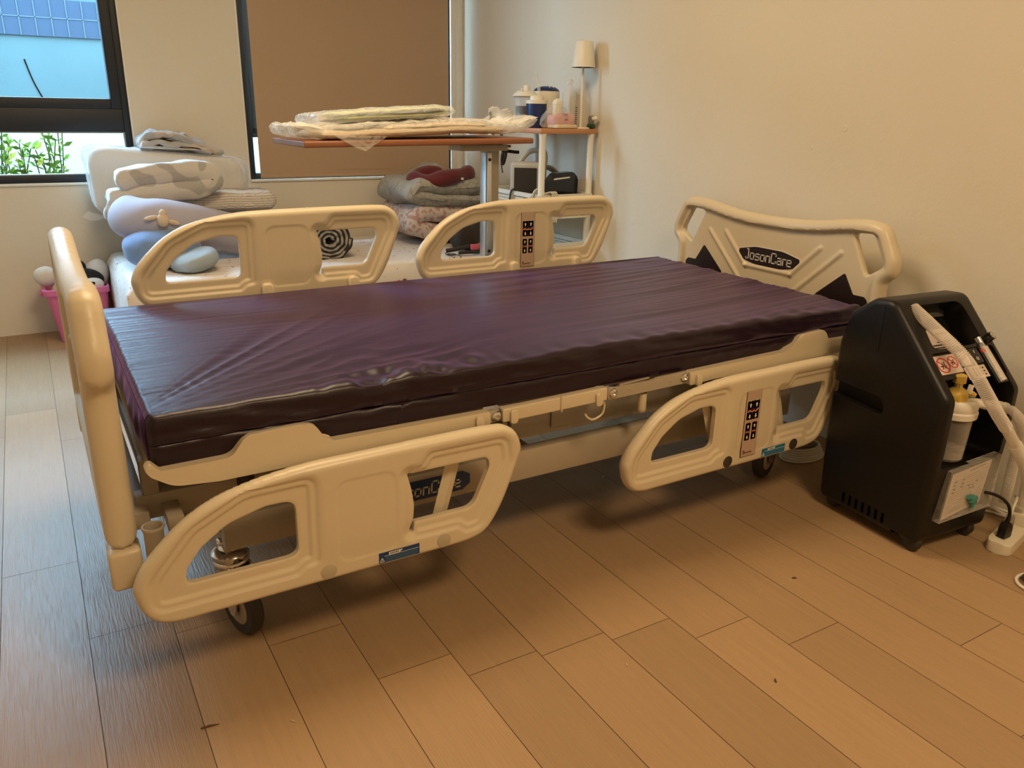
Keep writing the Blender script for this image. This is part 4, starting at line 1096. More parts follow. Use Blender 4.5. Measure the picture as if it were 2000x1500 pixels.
mb = MB(); blob(mb, (.100, 2.885, .272), (.060, .070, .100), (1, 1), 32, 20, .003, 20, rot=Matrix.Rotation(.35, 4, 'Y')); mb.build('body', PW_, t)
mb = MB(); blob(mb, (.066, 2.812, .292), (.074, .034, .046), (1, 1), 30, 18, .003, 20, rot=Matrix.Rotation(.3, 4, 'Y')); blob(mb, (.034, 2.85, .338), (.036, .028, .038), (1, 1), 20, 12); mb.build('shoulders', PBK, t)
mb = MB(); blob(mb, (.078, 2.785, .262), (.056, .034, .036), (1, 1), 30, 18, .002, 20); mb.build('head', PW_, t)
mb = MB(); blob(mb, (.082, 2.752, .276), (.011, .006, .008), (1, 1), 14, 8); mb.build('nose', PBK, t)
t = thing('plush_toy', 'round cream plush resting on the left corner of the pink bin', 'toy', (-.10, 2.84, .12))
mb = MB(); blob(mb, (-.105, 2.83, .312), (.050, .042, .046), (1, 1), 30, 20, .002, 20); blob(mb, (-.055, 2.84, .20), (.045, .05, .09), (1, 1), 26, 16); mb.build('plush_body', mat('cream_fur', (.66, .62, .54), .95, bump=.3, bscale=160), t)

# ------------------------------------------------------------------ overbed table
t = thing('overbed_table', 'overbed table with reddish wood top on a metal column beyond the bed', 'table', (1.30, 1.31, 0))
mb = MB(); mb.box((1.075, 1.31, .9735), (.85, .38, .020), .005, 0, (-.013, 'Y'), 3); mb.build('table_top', mat('red_wood_top', (.30, .115, .055), .38, var=.2, vscale=5, stretch=(1, 10, 10)), t)
mb = MB(); mb.box((1.352, 1.27, .9505), (.20, .10, .022), .003); mb.build('top_bracket', STEEL, t)
mb = MB(); mb.prism(arc_poly([(1.394, .06, .003), (1.446, .06, .003), (1.446, .940, .003), (1.394, .940, .003)], 3), XZ(1.335), 0, .055, 0, .002); mb.build('column', STEEL, t)
mb = MB(); mb.box((1.3925, 1.3075, .5), (.003, .045, .86), .001); mb.box((1.4035, 1.2785, .5), (.018, .003, .86), .001); mb.build('column_slide', ALU, t)
mb = MB(); 
for z in (.905, .56):
    mb = MB(); mb.lathe([(.006, 0), (.006, .002), (0, .002)], (1.4035, 1.2765, z), 16, 0, Matrix.Rotation(PI / 2, 4, 'X')); mb.build('slot_hole', INKK, t)
mb = MB(); mb.cyl((1.455, 1.24, .957), (1.462, 1.215, .955), .005, .005, 12); mb.build('adjusting_bolt', CHROME, t)
mb = MB(); mb.sweep(smooth_path([(1.45, 1.26, .937), (1.465, 1.24, .937), (1.49, 1.23, .934), (1.502, 1.225, .934)], 4), [.006] * 12 + [.004], 10, 0, True, .6, up=(0, 0, 1)); mb.build('height_lever', BLACK, t)
mb = MB(); mb.box((1.42, 1.31, .05), (.06, .60, .035), .006); mb.box((1.16, 1.31, .048), (.46, .05, .03), .005); mb.build('base', STEEL, t)
for x, y in ((1.42, 1.04), (1.42, 1.58), (.95, 1.31)):
    mb = MB(); mb.lathe([(.01, -.012), (.016, -.012), (.0165, 0), (.016, .012), (.01, .012)], (x, y, .0168), 20, 0, Matrix.Rotation(PI / 2, 4, 'Y')); mb.cyl((x, y, .017), (x, y, .035), .006); mb.build('wheel', RUBBER, t)
# bagged linen on it
LIN = mat('cream_linen', (.66, .56, .40), .8, bump=.1, bscale=30); LG = mat('light_green_cloth', (.42, .47, .17), .8, bump=.1, bscale=30)
def tilt(v): return V((v.x, v.y, v.z + (v.x - 1.075) * .013))
t = thing('bagged_linen', 'flat cream linen folded in a long clear plastic bag on the overbed table', 'linen', (1.07, 1.3, .985))
mb = MB(); ribbon(mb, [(.72, .999), (.85, 1.000), (1.0, 1.004), (1.15, 1.010), (1.28, 1.012), (1.40, 1.010)], .026, 1.15, 1.44, 16, .004, 12, 0, 41, endr=.3, sub=8, along=tilt)
ribbon(mb, [(.95, 1.020), (1.08, 1.026), (1.2, 1.030), (1.33, 1.026)], .018, 1.17, 1.42, 16, .004, 14, 0, 43, sub=6, along=tilt); mb.build('folded_linen', LIN, t, ang=80)
FILM2 = film('crinkled_film', (.95, .93, .85), .42, .10, 1.0)
mb = MB(); ribbon(mb, [(.635, 1.022), (.68, 1.010), (.80, 1.012), (.95, 1.017), (1.12, 1.024), (1.28, 1.028), (1.40, 1.020), (1.47, 1.028), (1.515, 1.048)], .044, 1.125, 1.46, 22, .007, 22, 0, 45, sub=7, along=tilt)
ribbon(mb, [(.61, 1.030), (.66, 1.028), (.72, 1.020)], .012, 1.12, 1.36, 10, .004, 16, 0, 47, along=tilt)
mb.add([tilt(V(p_)) for p_ in ((.74, 1.122, 1.005), (.93, 1.122, .995), (.85, 1.112, .951), (.82, 1.112, .960))], [[0, 1, 2, 3]])
ribbon(mb, [(1.40, 1.03), (1.43, 1.055), (1.41, 1.085)], .006, 1.16, 1.30, 10, .010, 26, 0, 49, along=tilt)
ribbon(mb, [(1.44, 1.028), (1.49, 1.045), (1.53, 1.055)], .010, 1.14, 1.22, 8, .006, 26, 0, 51, along=tilt)
mb.build('plastic_bag', FILM2, t, ang=80)
t = thing('bagged_linen', 'light green cloth folded in a clear bag, lying on the cream bagged linen', 'linen', (.96, 1.3, 1.04))
mb = MB(); up_ = lambda v: V((v.x, v.y, v.z + (v.x - .72) * .052))
ribbon(mb, [(.82, 1.042), (.95, 1.043), (1.10, 1.043), (1.17, 1.046), (1.18, 1.056), (1.15, 1.063), (1.05, 1.062), (.92, 1.060), (.80, 1.056)], .011, 1.19, 1.42, 14, .003, 12, 0, 61, along=up_); mb.build('folded_cloth', LG, t, ang=80)
mb = MB(); ribbon(mb, [(.715, 1.038), (.76, 1.044), (.90, 1.048), (1.05, 1.051), (1.15, 1.053), (1.205, 1.052)], .036, 1.17, 1.44, 18, .006, 22, 0, 63, sub=8, along=up_)
mb.build('plastic_bag', film('crinkled_film_thin', (.92, .96, .96), .38, .10, 1.0), t, ang=80)
# ------------------------------------------------------------------ white plastic shelf in the corner
SW = mat('white_shelf_plastic', (.74, .72, .64), .42)
sx0, sx1, sy0, sy1 = 1.868, 2.176, 1.648, 2.150
t = shelf = thing('storage_shelf', 'white plastic shelf unit with wooden top standing against the right wall', 'shelf', (2.02, 1.9, 0))
mb = MB(); mb.box(((sx0 + sx1) / 2, (sy0 + sy1) / 2, .9995), (sx1 - sx0, sy1 - sy0, .022), .004); mb.build('wooden_top', WOODT, t)
for x in (sx0 + .022, sx1 - .022):
    for y in (sy0 + .018, sy1 - .018):
        mb = MB(); mb.lathe([(.0165, 0), (.0165, .39), (.0145, .40), (.0165, .41), (.0155, .62), (.0185, .625), (.0185, .70), (.0150, .705), (.0150, .96), (.018, .989)], (x, y, 0), 24); mb.build('post', SW, t)
def tray(z0, z1, name):
    mb = MB(); x0, x1, y0, y1 = sx0 + .012, sx1 - .012, sy0 + .008, sy1 - .008
    mb.box(((x0 + x1) / 2, (y0 + y1) / 2, z0 + .004), (x1 - x0, y1 - y0, .008), .001)
    for (a, b, ax) in ((x0, x1, 0), (y0, y1, 1)):
        for s_ in (0, 1):
            c = (y0, y1)[s_] if ax == 0 else (x0, x1)[s_]
            def bx(u0, u1, za, zb, th=.004):
                if ax == 0: mb.box(((u0 + u1) / 2, c, (za + zb) / 2), (u1 - u0, th, zb - za))
                else: mb.box((c, (u0 + u1) / 2, (za + zb) / 2), (th, u1 - u0, zb - za))
            bx(a, b, z1 - .018, z1, .014)
            rows = 6; h_ = (z1 - .018 - z0) / rows
            for r_ in range(rows): bx(a, b, z0 + r_ * h_, z0 + r_ * h_ + h_ * .42)
            n_ = int((b - a) / .0115)
            for k in range(n_ + 1): u = a + (b - a) * k / n_; bx(u - .0022, u + .0022, z0, z1 - .016, .0036)
    return mb.build(name, SW, t, sm=False)
tray(.612, .722, 'basket_tray'); tray(.395, .497, 'basket_tray')
mb = MB(); mb.box(((sx0 + sx1) / 2, (sy0 + sy1) / 2, .12), (sx1 - sx0 - .04, sy1 - sy0 - .03, .012), .002); mb.build('bottom_shelf', SW, t)
MG = mat('warm_grey_case', (.42, .40, .34), .5)
SZ = .621
t = thing('patient_monitor', 'small grey patient monitor with carry handle in the upper shelf tray', 'monitor', (1.948, 1.872, SZ), rotz=math.radians(-38)); t.scale = (.86, .86, .97)
mb = MB(True); mb.box((0, .0, .125), (.196, .085, .236), .020, 0, None, 4); mb.build('case', MG, t)
mb = MB(True); mb.prism(arc_poly([(-.074, .085, .004), (.052, .085, .004), (.052, .215, .004), (-.074, .215, .004)], 3), lambda u, v, d: (u, -.0425 - d, v), -.002, .0012, 0); mb.build('screen', mat('dark_screen', (.035, .030, .026), .25), t)
mb = MB(True)
for i, (z, c, r) in enumerate(((.205, 1, .004), (.185, 1, .006), (.165, 0, .005), (.145, 0, .007), (.118, 0, .0065), (.092, 0, .0065))): mb.lathe([(r, 0), (r * .8, .003), (0, .003)], (.070, -.042, z), 14, c, Matrix.Rotation(PI / 2, 4, 'X'))
mb.build('buttons', [INKK, mat('green_key', (.10, .22, .14), .5)], t)
mb = MB(True); mb.sweep(smooth_path([(-.045, .01, .238), (-.030, .01, .262), (.005, .01, .290), (.060, .01, .297), (.088, .01, .285), (.092, .01, .25), (.09, .01, .235)], 6), .014, 14, 0, True, .8); mb.build('handle', MG, t)
t = thing('handheld_device', 'black angular device with a silver stripe standing in the upper shelf tray', 'device', (2.04, 1.74, SZ))
mb = MB(); mb.prism(arc_poly([(1.948, .622, .01), (2.118, .622, .01), (2.124, .790, .022), (2.095, .818, .02), (2.0, .812, .03), (1.962, .775, .02)], 5), XZ(1.760), 0, .05, 0, .006); mb.build('device_body', BLACKG, t)
mb = MB(); mb.prism([(1.985, .782), (2.075, .790), (2.078, .796), (1.99, .790)], XZ(1.7105), 0, .001); mb.build('stripe', INKW, t)
t = thing('coiled_hose', 'grey hose coiled behind the black device in the shelf tray', 'hose', (2.03, 1.82, SZ))
mb = MB()
for k in range(3): mb.sweep([V((2.03 + .085 * math.cos(a), 1.84 + .01 * k, .745 + .092 * math.sin(a) - .006 * k)) for a in [PI * 2 * i / 30 for i in range(31)]], .006, 8)
mb.build('hose_coil', mat('grey_hose', (.33, .31, .27), .5), t)
t = thing('cable', 'bundle of white sensor cables hanging over the edge of the upper shelf tray', 'cable', (1.88, 1.68, .7))
mb = MB()
for k in range(4):
    o = k * .009
    mb.sweep(smooth_path([(1.93 + o, 1.72, .70), (1.90 + o, 1.69, .745 - o * .6), (1.862, 1.685 + o, .735 - o), (1.855, 1.70 + o * 3, .66), (1.853, 1.72 + o * 2, .56)], 7), .0028, 7)
    mb.sweep(smooth_path([(1.90 + o, 1.67, .72), (1.925 + o, 1.636, .735), (1.935 + o, 1.632, .68), (1.93 + o, 1.634, .60)], 7), .0028, 7)
mb.build('cable_bundle', WHITECABLE, t)
t = thing('cable', 'black cable draped over the left rim of the shelf tray', 'cable', (1.86, 1.9, .7))
mb = MB(); mb.sweep(smooth_path([(1.93, 1.86, .69), (1.885, 1.875, .728), (1.862, 1.885, .722), (1.858, 1.895, .66), (1.858, 1.90, .58)], 6), .004, 8); mb.build('cable_run', RUBBER, t)
t = thing('cable', 'black cable with clipped loops hanging behind the overbed table top', 'cable', (1.86, 2.0, .9))
mb = MB(); mb.box((1.862, 1.985, .965), (.004, .022, .045), .001); mb.sweep(smooth_path([(1.862, 1.98, .94), (1.862, 1.975, .90), (1.862, 1.985, .86), (1.862, 1.97, .80)], 6), .0035, 8)
for k in range(4): mb.sweep([V((1.860 + .004 * k, 1.965 - .028 * math.cos(a) * .35 - .015 * math.sin(a), .868 + .032 * math.sin(a))) for a in [2 * PI * i / 20 for i in range(21)]], .0025, 6)
mb.build('cable_run', RUBBER, t)

ZT_ = 1.011
CLEAR = film('clear_plastic', (.85, .88, .88), .28, .08, .1)
NB_ = mat('navy_plastic', (.010, .025, .11), .35); OFFW = mat('offwhite_plastic', (.76, .72, .60), .4)
t = thing('suction_canister', 'clear suction canister with white lid and dark liquid on the shelf top', 'canister', (1.935, 1.895, ZT_))
c = (1.935, 1.895, ZT_)
mb = MB(); mb.lathe([(.036, 0), (.040, .004), (.048, .135), (.047, .135), (.039, .006), (0, .006)], c, 32); mb.build('jar', CLEAR, t)
mb = MB(); mb.lathe([(.0375, .008), (.0455, .094), (.0, .094)], c, 32); mb.build('liquid', mat('dark_liquid', (.006, .008, .012), .15), t)
mb = MB(); mb.lathe([(.052, .133), (.060, .137), (.058, .142), (.052, .146), (.048, .153), (.040, .158), (.0, .160)], c, 36)
mb.lathe([(.013, .15), (.013, .182), (.011, .185), (0, .185)], (c[0] + .006, c[1], c[2]), 20); mb.lathe([(.005, .15), (.004, .173), (0, .173)], (c[0] - .022, c[1] - .004, c[2]), 12); mb.lathe([(.004, .14), (.003, .163), (0, .163)], (c[0] - .036, c[1] - .004, c[2]), 12); mb.build('lid', OFFW, t, ang=40)
t = thing('suction_bottle', 'navy bottle with a white cap and upright clear tube beside the canister', 'bottle', (1.932, 1.79, ZT_))
c = (1.932, 1.79, ZT_)
mb = MB(); mb.lathe([(.034, 0), (.037, .006), (.046, .055), (.047, .105), (0, .106)], c, 32); mb.build('bottle_body', NB_, t)
mb = MB(); mb.lathe([(.050, .104), (.050, .118), (.032, .120), (.030, .135), (.016, .142), (0, .142)], c, 32); mb.box((c[0] + .006, c[1], c[2] + .128), (.05, .03, .02), .004); mb.build('cap', OFFW, t, ang=40)
mb = MB(); mb.sweep(smooth_path([(c[0] + .012, c[1], c[2] + .135), (c[0] + .010, c[1], c[2] + .170), (c[0] + .002, c[1], c[2] + .205), (c[0] - .010, c[1], c[2] + .235)], 6), .0065, 14, 0, True); mb.build('tube', film('milky_tube', (.85, .82, .7), .5, .2, .1), t)
t = thing('humidifier', 'round white appliance with a dark navy domed top at the back of the shelf top', 'appliance', (2.055, 1.90, ZT_))
c = (2.055, 1.90, ZT_)
mb = MB(); mb.lathe([(.058, 0), (.062, .01), (.062, .155), (.060, .162), (0, .162)], c, 40); mb.build('appliance_body', OFFW, t)
mb = MB(); mb.lathe([(.061, .162), (.058, .169), (.044, .179), (.02, .184), (0, .185)], c, 40); mb.build('top', NB_, t)
mb = MB(); mb.box((c[0] - .012, c[1] - .045, c[2] + .178), (.003, .004, .012), .001); mb.box((c[0] + .008, c[1] - .045, c[2] + .178), (.003, .004, .012), .001); mb.build('indicator', INKW, t)
t = thing('plastic_bottle', 'empty clear plastic bottle with white cap behind the lamp pole', 'bottle', (2.118, 1.80, ZT_))
c = (2.118, 1.80, ZT_)
pr = [(.030, 0), (.033, .006)] + [(.033 - .0015 * (k % 2), .02 + k * .011) for k in range(10)] + [(.033, .135), (.030, .155), (.016, .180), (.0125, .188), (.0125, .195), (0, .195)]
mb = MB(); mb.lathe(pr, c, 28); mb.build('bottle_body', CLEAR, t)
mb = MB(); mb.lathe([(.0145, .192), (.0145, .212), (.013, .214), (0, .214)], c, 20); mb.build('cap', film('milky_cap', (.85, .85, .8), .7, .3, .1), t)
mb = MB(); 
for k in range(9): mb.box((c[0] + .026, c[1] - .022, c[2] + .02 + k * .009), (.010, .001, .004), 0, 0, (-.7, 'Z'))
mb.build('printed_label', INKK, t, sm=False)
LAMPW = mat('lamp_white', (.76, .72, .60), .45)
t = thing('table_lamp', 'slim white table lamp with tapered shade at the right end of the shelf top', 'lamp', (2.118, 1.70, ZT_))
c = (2.118, 1.70, ZT_)
mb = MB(); mb.lathe([(.048, 0), (.048, .004), (.046, .006), (0, .006)], c, 36); mb.build('base', LAMPW, t)
mb = MB(); mb.lathe([(.0068, .005), (.0060, .30), (0, .30)], c, 16); mb.build('pole', LAMPW, t)
mb = MB(); mb.lathe([(.054, .262), (.041, .366), (.038, .370), (0, .370), (0, .367), (.036, .366), (.052, .262)], c, 40); mb.build('lamp_shade', LAMPW, t)
t = thing('small_bottle', 'small dark green bottle with a grey pump top beside the lamp base', 'bottle', (2.148, 1.665, ZT_))
c = (2.150, 1.664, ZT_)
mb = MB(); mb.lathe([(.014, 0), (.019, .006), (.020, .014), (.015, .022), (0, .024)], c, 24); mb.build('bottle_body', mat('dark_green', (.012, .05, .015), .3), t)
mb = MB(); mb.lathe([(.013, .02), (.014, .045), (.011, .056), (0, .058)], c, 20); mb.cyl((c[0] - .004, c[1] - .008, c[2] + .044), (c[0] + .019, c[1] - .016, c[2] + .046), .008, .010, 14, 1); mb.build('pump', [mat('grey_pump', (.14, .13, .11), .4), OFFW], t)
PKB = mat('pink_wrapper', (.66, .36, .33), .6, var=.2, vscale=30, bump=.3, bscale=30)
t = thing('wet_wipes', 'pink wrapped tissue packs in a clear plastic bag at the front of the shelf top', 'tissue pack', (1.985, 1.70, ZT_))
mb = MB(); blob(mb, (2.005, 1.70, ZT_ + .034), (.058, .04, .032), (.5, .6), 36, 20, .007, 22, seed=3); mb.build('pack', PKB, t)
mb = MB(); mb.box((2.01, 1.69, ZT_ + .009), (.12, .07, .016), .005, 0, (.12, 'Z')); mb.build('pack', mat('cream_wrapper', (.72, .62, .42), .6), t)
mb = MB(); blob(mb, (1.985, 1.70, ZT_ + .085), (.021, .018, .042), (.6, .6), 24, 16, .004, 30, seed=5); mb.build('tissue', OFFW, t)
mb = MB(); fnb = lambda u, v, d: (u, 1.6575 - d, v)
for k, (x, z, h_) in enumerate([(1.985 + i * .006, ZT_ + .058 - i * .0008, .008) for i in range(5)] + [(1.998 + i * .005, ZT_ + .034 + i * .0006, .006) for i in range(4)]): mb.prism([(x, z), (x + .0012, z), (x + .0022 - .001 * (k % 3), z + h_), (x + .001 * (k % 2), z + h_)], fnb, .0015, .003)
mb.build('lettering', INKK, t, sm=False)
mb = MB(); blob(mb, (1.975, 1.695, ZT_ + .050), (.066, .040, .050), (.7, .7), 36, 20, .012, 28, seed=7, fn=lambda q: V((q.x * (1 - .5 * (q.z / .05)), q.y, q.z))); mb.build('plastic_bag', film('bag_film', (.9, .88, .85), .22, .15, .8), t, ang=70)
t = thing('plastic_bag', 'crumpled white bag in the lower tray of the corner shelf', 'bag', (1.99, 1.75, .405))
mb = MB(); blob(mb, (1.95, 1.75, .46), (.05, .05, .052), (.6, .6), 26, 16, .008, 20, seed=2); mb.build('bag_body', OFFW, t)

# ------------------------------------------------------------------ oxygen concentrator (local axes: x right, y back, z up)
oc = thing('oxygen_concentrator', 'black wheeled oxygen concentrator standing by the head of the bed', 'medical device', (1.712, -.44, 0), rotz=math.radians(-5))
prof = arc_poly([(.014, .030, .025), (.0, .30, .05), (.0, .432, .035), (.195, .640, .04), (.255, .636, .04), (.325, .585, .05), (.348, .50, .06), (.350, .30, .06), (.338, .030, .025)], 6)
mb = MB(True); mb.rprism(prof, lambda u, v, d: (d, u, v), .0, .285, .018); body = mb.build('case', BLACK, oc, ang=40)
S2 = math.sqrt(.5)
slope = lambda u, s, d: (u, s * S2 + d * S2, .436 + s * S2 - d * S2)      # s up the slope, d into the case
front = lambda u, v, d: (u, d, v)
def cutter(poly, fn, d0, d1, bev=0):
    mb = MB(True); mb.prism(poly, fn, d0, d1, 0, bev); bmesh.ops.recalc_face_normals(mb.bm, faces=mb.bm.faces)
    me = bpy.data.meshes.new('cutter'); mb.bm.to_mesh(me); mb.bm.free(); o = bpy.data.objects.new('cutter', me); COL.objects.link(o); o.parent = oc; return o
cs = [cutter(arc_poly([(.048, .135, .02), (.238, .135, .02), (.236, .262, .03), (.062, .262, .03)], 6), slope, -.06, .062),
      cutter(arc_poly([(.030, .040, .012), (.262, .040, .012), (.262, .126, .012), (.030, .126, .012)], 5), slope, -.05, .006),
      cutter(arc_poly([(.030, .245, .015), (.255, .245, .015), (.255, .36, .01), (.255, .47, .01), (.030, .47, .01)], 5), front, -.06, .115),
      cutter(arc_poly([(.165, .338, .018), (.40, .348, .01), (.40, .388, .01), (.180, .385, .018)], 5), lambda u, v, d: (d, u, v), -.05, .03)]
for k in range(7): cs.append(cutter([(.11 + k * .022, .048), (.120 + k * .022, .048), (.120 + k * .022, .078), (.11 + k * .022, .078)], lambda u, v, d: (d, u, v), -.05, .012))
cs.append(cutter([(.215, .50), (.2165, .50), (.2165, .70), (.215, .70)], lambda u, v, d: (d, u, v), -.05, .0012))
cs.append(cutter([(.05, .0), (.095, .0), (.085, .045), (.06, .045)], lambda u, v, d: (d, u, v), -.05, .04))
boolean(body, cs); finish(body, True, 40)
mb = MB(True); mb.sweep([(.075, .0, .0), (.075, .0, .001)], .001, 4); mb.bm.clear()
mb.prism(arc_poly([(.060, .143, .006), (.180, .143, .006), (.182, .222, .03), (.060, .222, .006)], 5), slope, .050, .0618, 0)
mb.build('recess_floor', BLACK, oc)
mb = MB(True); mb.prism(arc_poly([(.085, .150, .006), (.205, .150, .006), (.205, .212, .03), (.085, .212, .006)], 5), slope, .046, .0498, 0)
for k, (a, b_, c_) in enumerate(((.10, .155, .159), (.12, .163, .167), (.14, .172, .175), (.15, .196, .199))): mb.prism([(a, b_), (.195, b_), (.195, c_), (a, c_)], slope, .0455, .0460, 1)
mb.build('spec_label', [PAPER, INKK], oc, sm=False)
mb = MB(True); mb.prism(arc_poly([(.09, .235, .01), (.19, .235, .01), (.19, .262, .01), (.09, .262, .01)], 4), slope, .02, .05, 0, .006); mb.build('recess_grip', BLACKG, oc)
mb = MB(True); mb.prism([(.034, .068), (.118, .068), (.118, .120), (.034, .120)], slope, .0045, .0058, 0)
def ringmark(cx_, cy_, r):
    n = 28
    for k in range(n):
        a, b_ = 2 * PI * k / n, 2 * PI * (k + 1) / n
        mb.prism([(cx_ + r * math.cos(a), cy_ + r * math.sin(a)), (cx_ + r * math.cos(b_), cy_ + r * math.sin(b_)), (cx_ + .84 * r * math.cos(b_), cy_ + .84 * r * math.sin(b_)), (cx_ + .84 * r * math.cos(a), cy_ + .84 * r * math.sin(a))], slope, .0038, .0045, 1)
    for (x0, y0, x1, y1, m_) in ((-.6, .6, .6, -.6, 1), (-.55, -.1, .45, -.1, 2), (.1, -.4, .3, .45, 2), (-.3, -.5, .0, .3, 2)):
        A, B = V((cx_ + x0 * r, cy_ + y0 * r)), V((cx_ + x1 * r, cy_ + y1 * r)); tt = (B - A).normalized(); nn = V((-tt.y, tt.x)) * r * .07
        mb.prism([tuple(A + nn), tuple(B + nn), tuple(B - nn), tuple(A - nn)], slope, .0036 if m_ == 1 else .0041, .0045, m_)
ringmark(.058, .093, .0215); ringmark(.096, .098, .0170)
mb.build('warning_label', [PAPER, INKR, INKK], oc, sm=False, label='white label with two red prohibition rings')
mb = MB(True); mb.prism([(.122, .082), (.160, .082), (.160, .122), (.122, .122)], slope, .0045, .0058, 0)
mb.prism([(.122, .044), (.200, .044), (.200, .078), (.122, .078)], slope, .0045, .0058, 0)
for r_ in range(3):
    for c__ in range(4): mb.prism([(.150 + c__ * .012, .050 + r_ * .009), (.155 + c__ * .012, .050 + r_ * .009), (.155 + c__ * .012, .054 + r_ * .009), (.150 + c__ * .012, .054 + r_ * .009)], slope, .0040, .0046, 1)
mb.build('printed_label', [PAPER, INKK], oc, sm=False)
mb = MB(True); mb.prism(arc_poly([(.165, .082, .003), (.198, .082, .003), (.198, .124, .003), (.165, .124, .003)], 3), slope, -.002, .006, 0, .001)
mb.prism([(.180, .110), (.1815, .110), (.1815, .118), (.180, .118)], slope, -.0026, -.0018, 1)
for k in range(14):
    a, b_ = 2 * PI * k / 14, 2 * PI * (k + 1) / 14; r = .0038
    mb.prism([(.181 + r * math.cos(a), .094 + r * 1.2 * math.sin(a)), (.181 + r * math.cos(b_), .094 + r * 1.2 * math.sin(b_)), (.181 + .7 * r * math.cos(b_), .094 + .84 * r * math.sin(b_)), (.181 + .7 * r * math.cos(a), .094 + .84 * r * math.sin(a))], slope, -.0026, -.0018, 1)
mb.build('power_switch', [BLACKG, INKW], oc)
mb = MB(True); mb.prism([(.208, .020), (.246, .020), (.246, .140), (.208, .140)], slope, -.001, .006, 0, .001); mb.prism([(.224, .026), (.243, .026), (.243, .125), (.224, .125)], slope, -.0016, -.001, 1)
for k in range(12): mb.prism([(.226, .032 + k * .007), (.231, .032 + k * .007), (.231, .0334 + k * .007), (.226, .0334 + k * .007)], slope, -.0022, -.0016, 2)
mb.prism([(.209, .108), (.226, .108), (.226, .118), (.209, .118)], slope, -.0035, -.001, 3); mb.build('flow_meter', [BLACKG, PAPER, INKK, INKR], oc, sm=False)
mb = MB(True); mb.sweep([slope(.217, .022, -.007), slope(.217, .135, -.007)], .006, 16); mb.build('flow_tube', film('meter_tube', (.9, .9, .88), .45, .05, .05), oc)
mb = MB(True); mb.sweep([slope(.217, .132, -.006), slope(.217, .148, -.006)], .008, 16); mb.build('tube_cap', CHROME, oc)
mb = MB(True); mb.sweep([slope(.246, .140, -.0), slope(.248, .141, -.010), slope(.250, .142, -.024)], [.009, .012, .011], 20); mb.build('flow_knob', BLACKG, oc)
mb = MB(True); mb.sweep([slope(.250, .142, -.024), slope(.2505, .142, -.027)], [.0095, .008], 20); mb.build('knob_cap', CHROME, oc)
mb = MB(True); mb.prism(arc_poly([(.045, .385, .01), (.20, .385, .01), (.235, .470, .01), (.045, .470, .01)], 4), front, .100, .112, 0, .003); mb.prism([(.14, .26), (.146, .26), (.146, .36), (.14, .36)], front, .03, .11, 0); mb.build('bay_lining', BLACKG, oc)
# document pouch
mb = MB(True); mb.prism(arc_poly([(.050, .095, .004), (.252, .105, .004), (.256, .255, .004), (.062, .238, .004)], 3), front, -.008, .014, 0); mb.build('document_pouch', film('pouch_film', (.8, .78, .7), .30, .12, .4), oc)
mb = MB(True); mb.prism([(.062, .100), (.205, .126), (.222, .246), (.075, .228)], front, -.0045, -.004, 0)
f3 = lambda u, v, d: (.062 + u * .143 + v * .016, -.0046 - d, .100 + u * .024 + v * .124)
for k in range(15): mb.prism([(.05, .10 + k * .052), (.95, .10 + k * .052), (.95, .105 + k * .052), (.05, .105 + k * .052)], f3, 0, .0003, 1)
for k, (a, b_) in enumerate(((.1, .80), (.1, .72), (.1, .64), (.1, .56), (.3, .78), (.3, .70), (.3, .62), (.5, .58), (.6, .56), (.7, .6), (.55, .50), (.65, .48))): mb.prism([(a, b_), (a + .05, b_), (a + .05, b_ + .022), (a, b_ + .022)], f3, 0, .0005, 2)
mb.prism([(.45, .93), (.85, .93), (.85, .945), (.45, .945)], f3, 0, .0005, 2)
mb.build('form_sheet', [PAPER, mat('grey_ink', (.22, .2, .2), .6), INKK], oc, sm=False)
mb = MB(True)
for (x, y) in ((.035, .045), (.235, .045), (.04, .31), (.24, .31)):
    mb.lathe([(.012, -.012), (.023, -.011), (.0255, -.006), (.0255, .006), (.023, .011), (.012, .012)], (x, y, .0258), 24, 0, Matrix.Rotation(PI / 2, 4, 'Y')); mb.box((x, y + .006, .045), (.034, .03, .022), .005)
mb.bm.clear()
mb = None
for (x, y) in ((.032, .040), (.238, .040), (.04, .31), (.24, .31)):
    mb = MB(True); mb.lathe([(0, -.013), (.020, -.012), (.0250, -.007), (.0255, 0), (.0250, .007), (.020, .012), (0, .013)], (x, y, .0258), 26, 0, Matrix.Rotation(PI / 2, 4, 'Y')); mb.box((x, y + .004, .046), (.040, .036, .018), .006); mb.build('caster', RUBBER, oc)
# humidifier bottle standing in the bay
def wl(p): 
    a = math.radians(-5); return V((1.712 + p[0] * math.cos(a) - p[1] * math.sin(a), -.44 + p[0] * math.sin(a) + p[1] * math.cos(a), p[2]))
hbp = wl((.112, .052, .249))
t = thing('humidifier_bottle', 'clear humidifier bottle with white lid and yellow valve in the concentrator bay', 'bottle', hbp)
mb = MB(True); mb.lathe([(.036, 0), (.040, .005), (.046, .118), (.045, .118), (.0385, .006), (0, .006)], (0, 0, 0), 40); mb.build('jar', film('jar_plastic', (.75, .70, .62), .22, .08, .04), t)
mb = MB(True); mb.lathe([(.0385, .007), (.0405, .034), (0, .034)], (0, 0, 0), 32); mb.build('water', film('water', (.6, .55, .48), .35, .05, .1), t)
WP = mat('white_lid_plastic', (.78, .74, .66), .4)
mb = MB(True); mb.lathe([(.047, .116), (.053, .118), (.054, .132), (.050, .136), (.052, .140), (.051, .156), (.044, .164), (0, .168)], (0, 0, 0), 40); mb.build('lid', WP, t, ang=40)
YV = mat('yellow_plastic', (.66, .45, .08), .4)
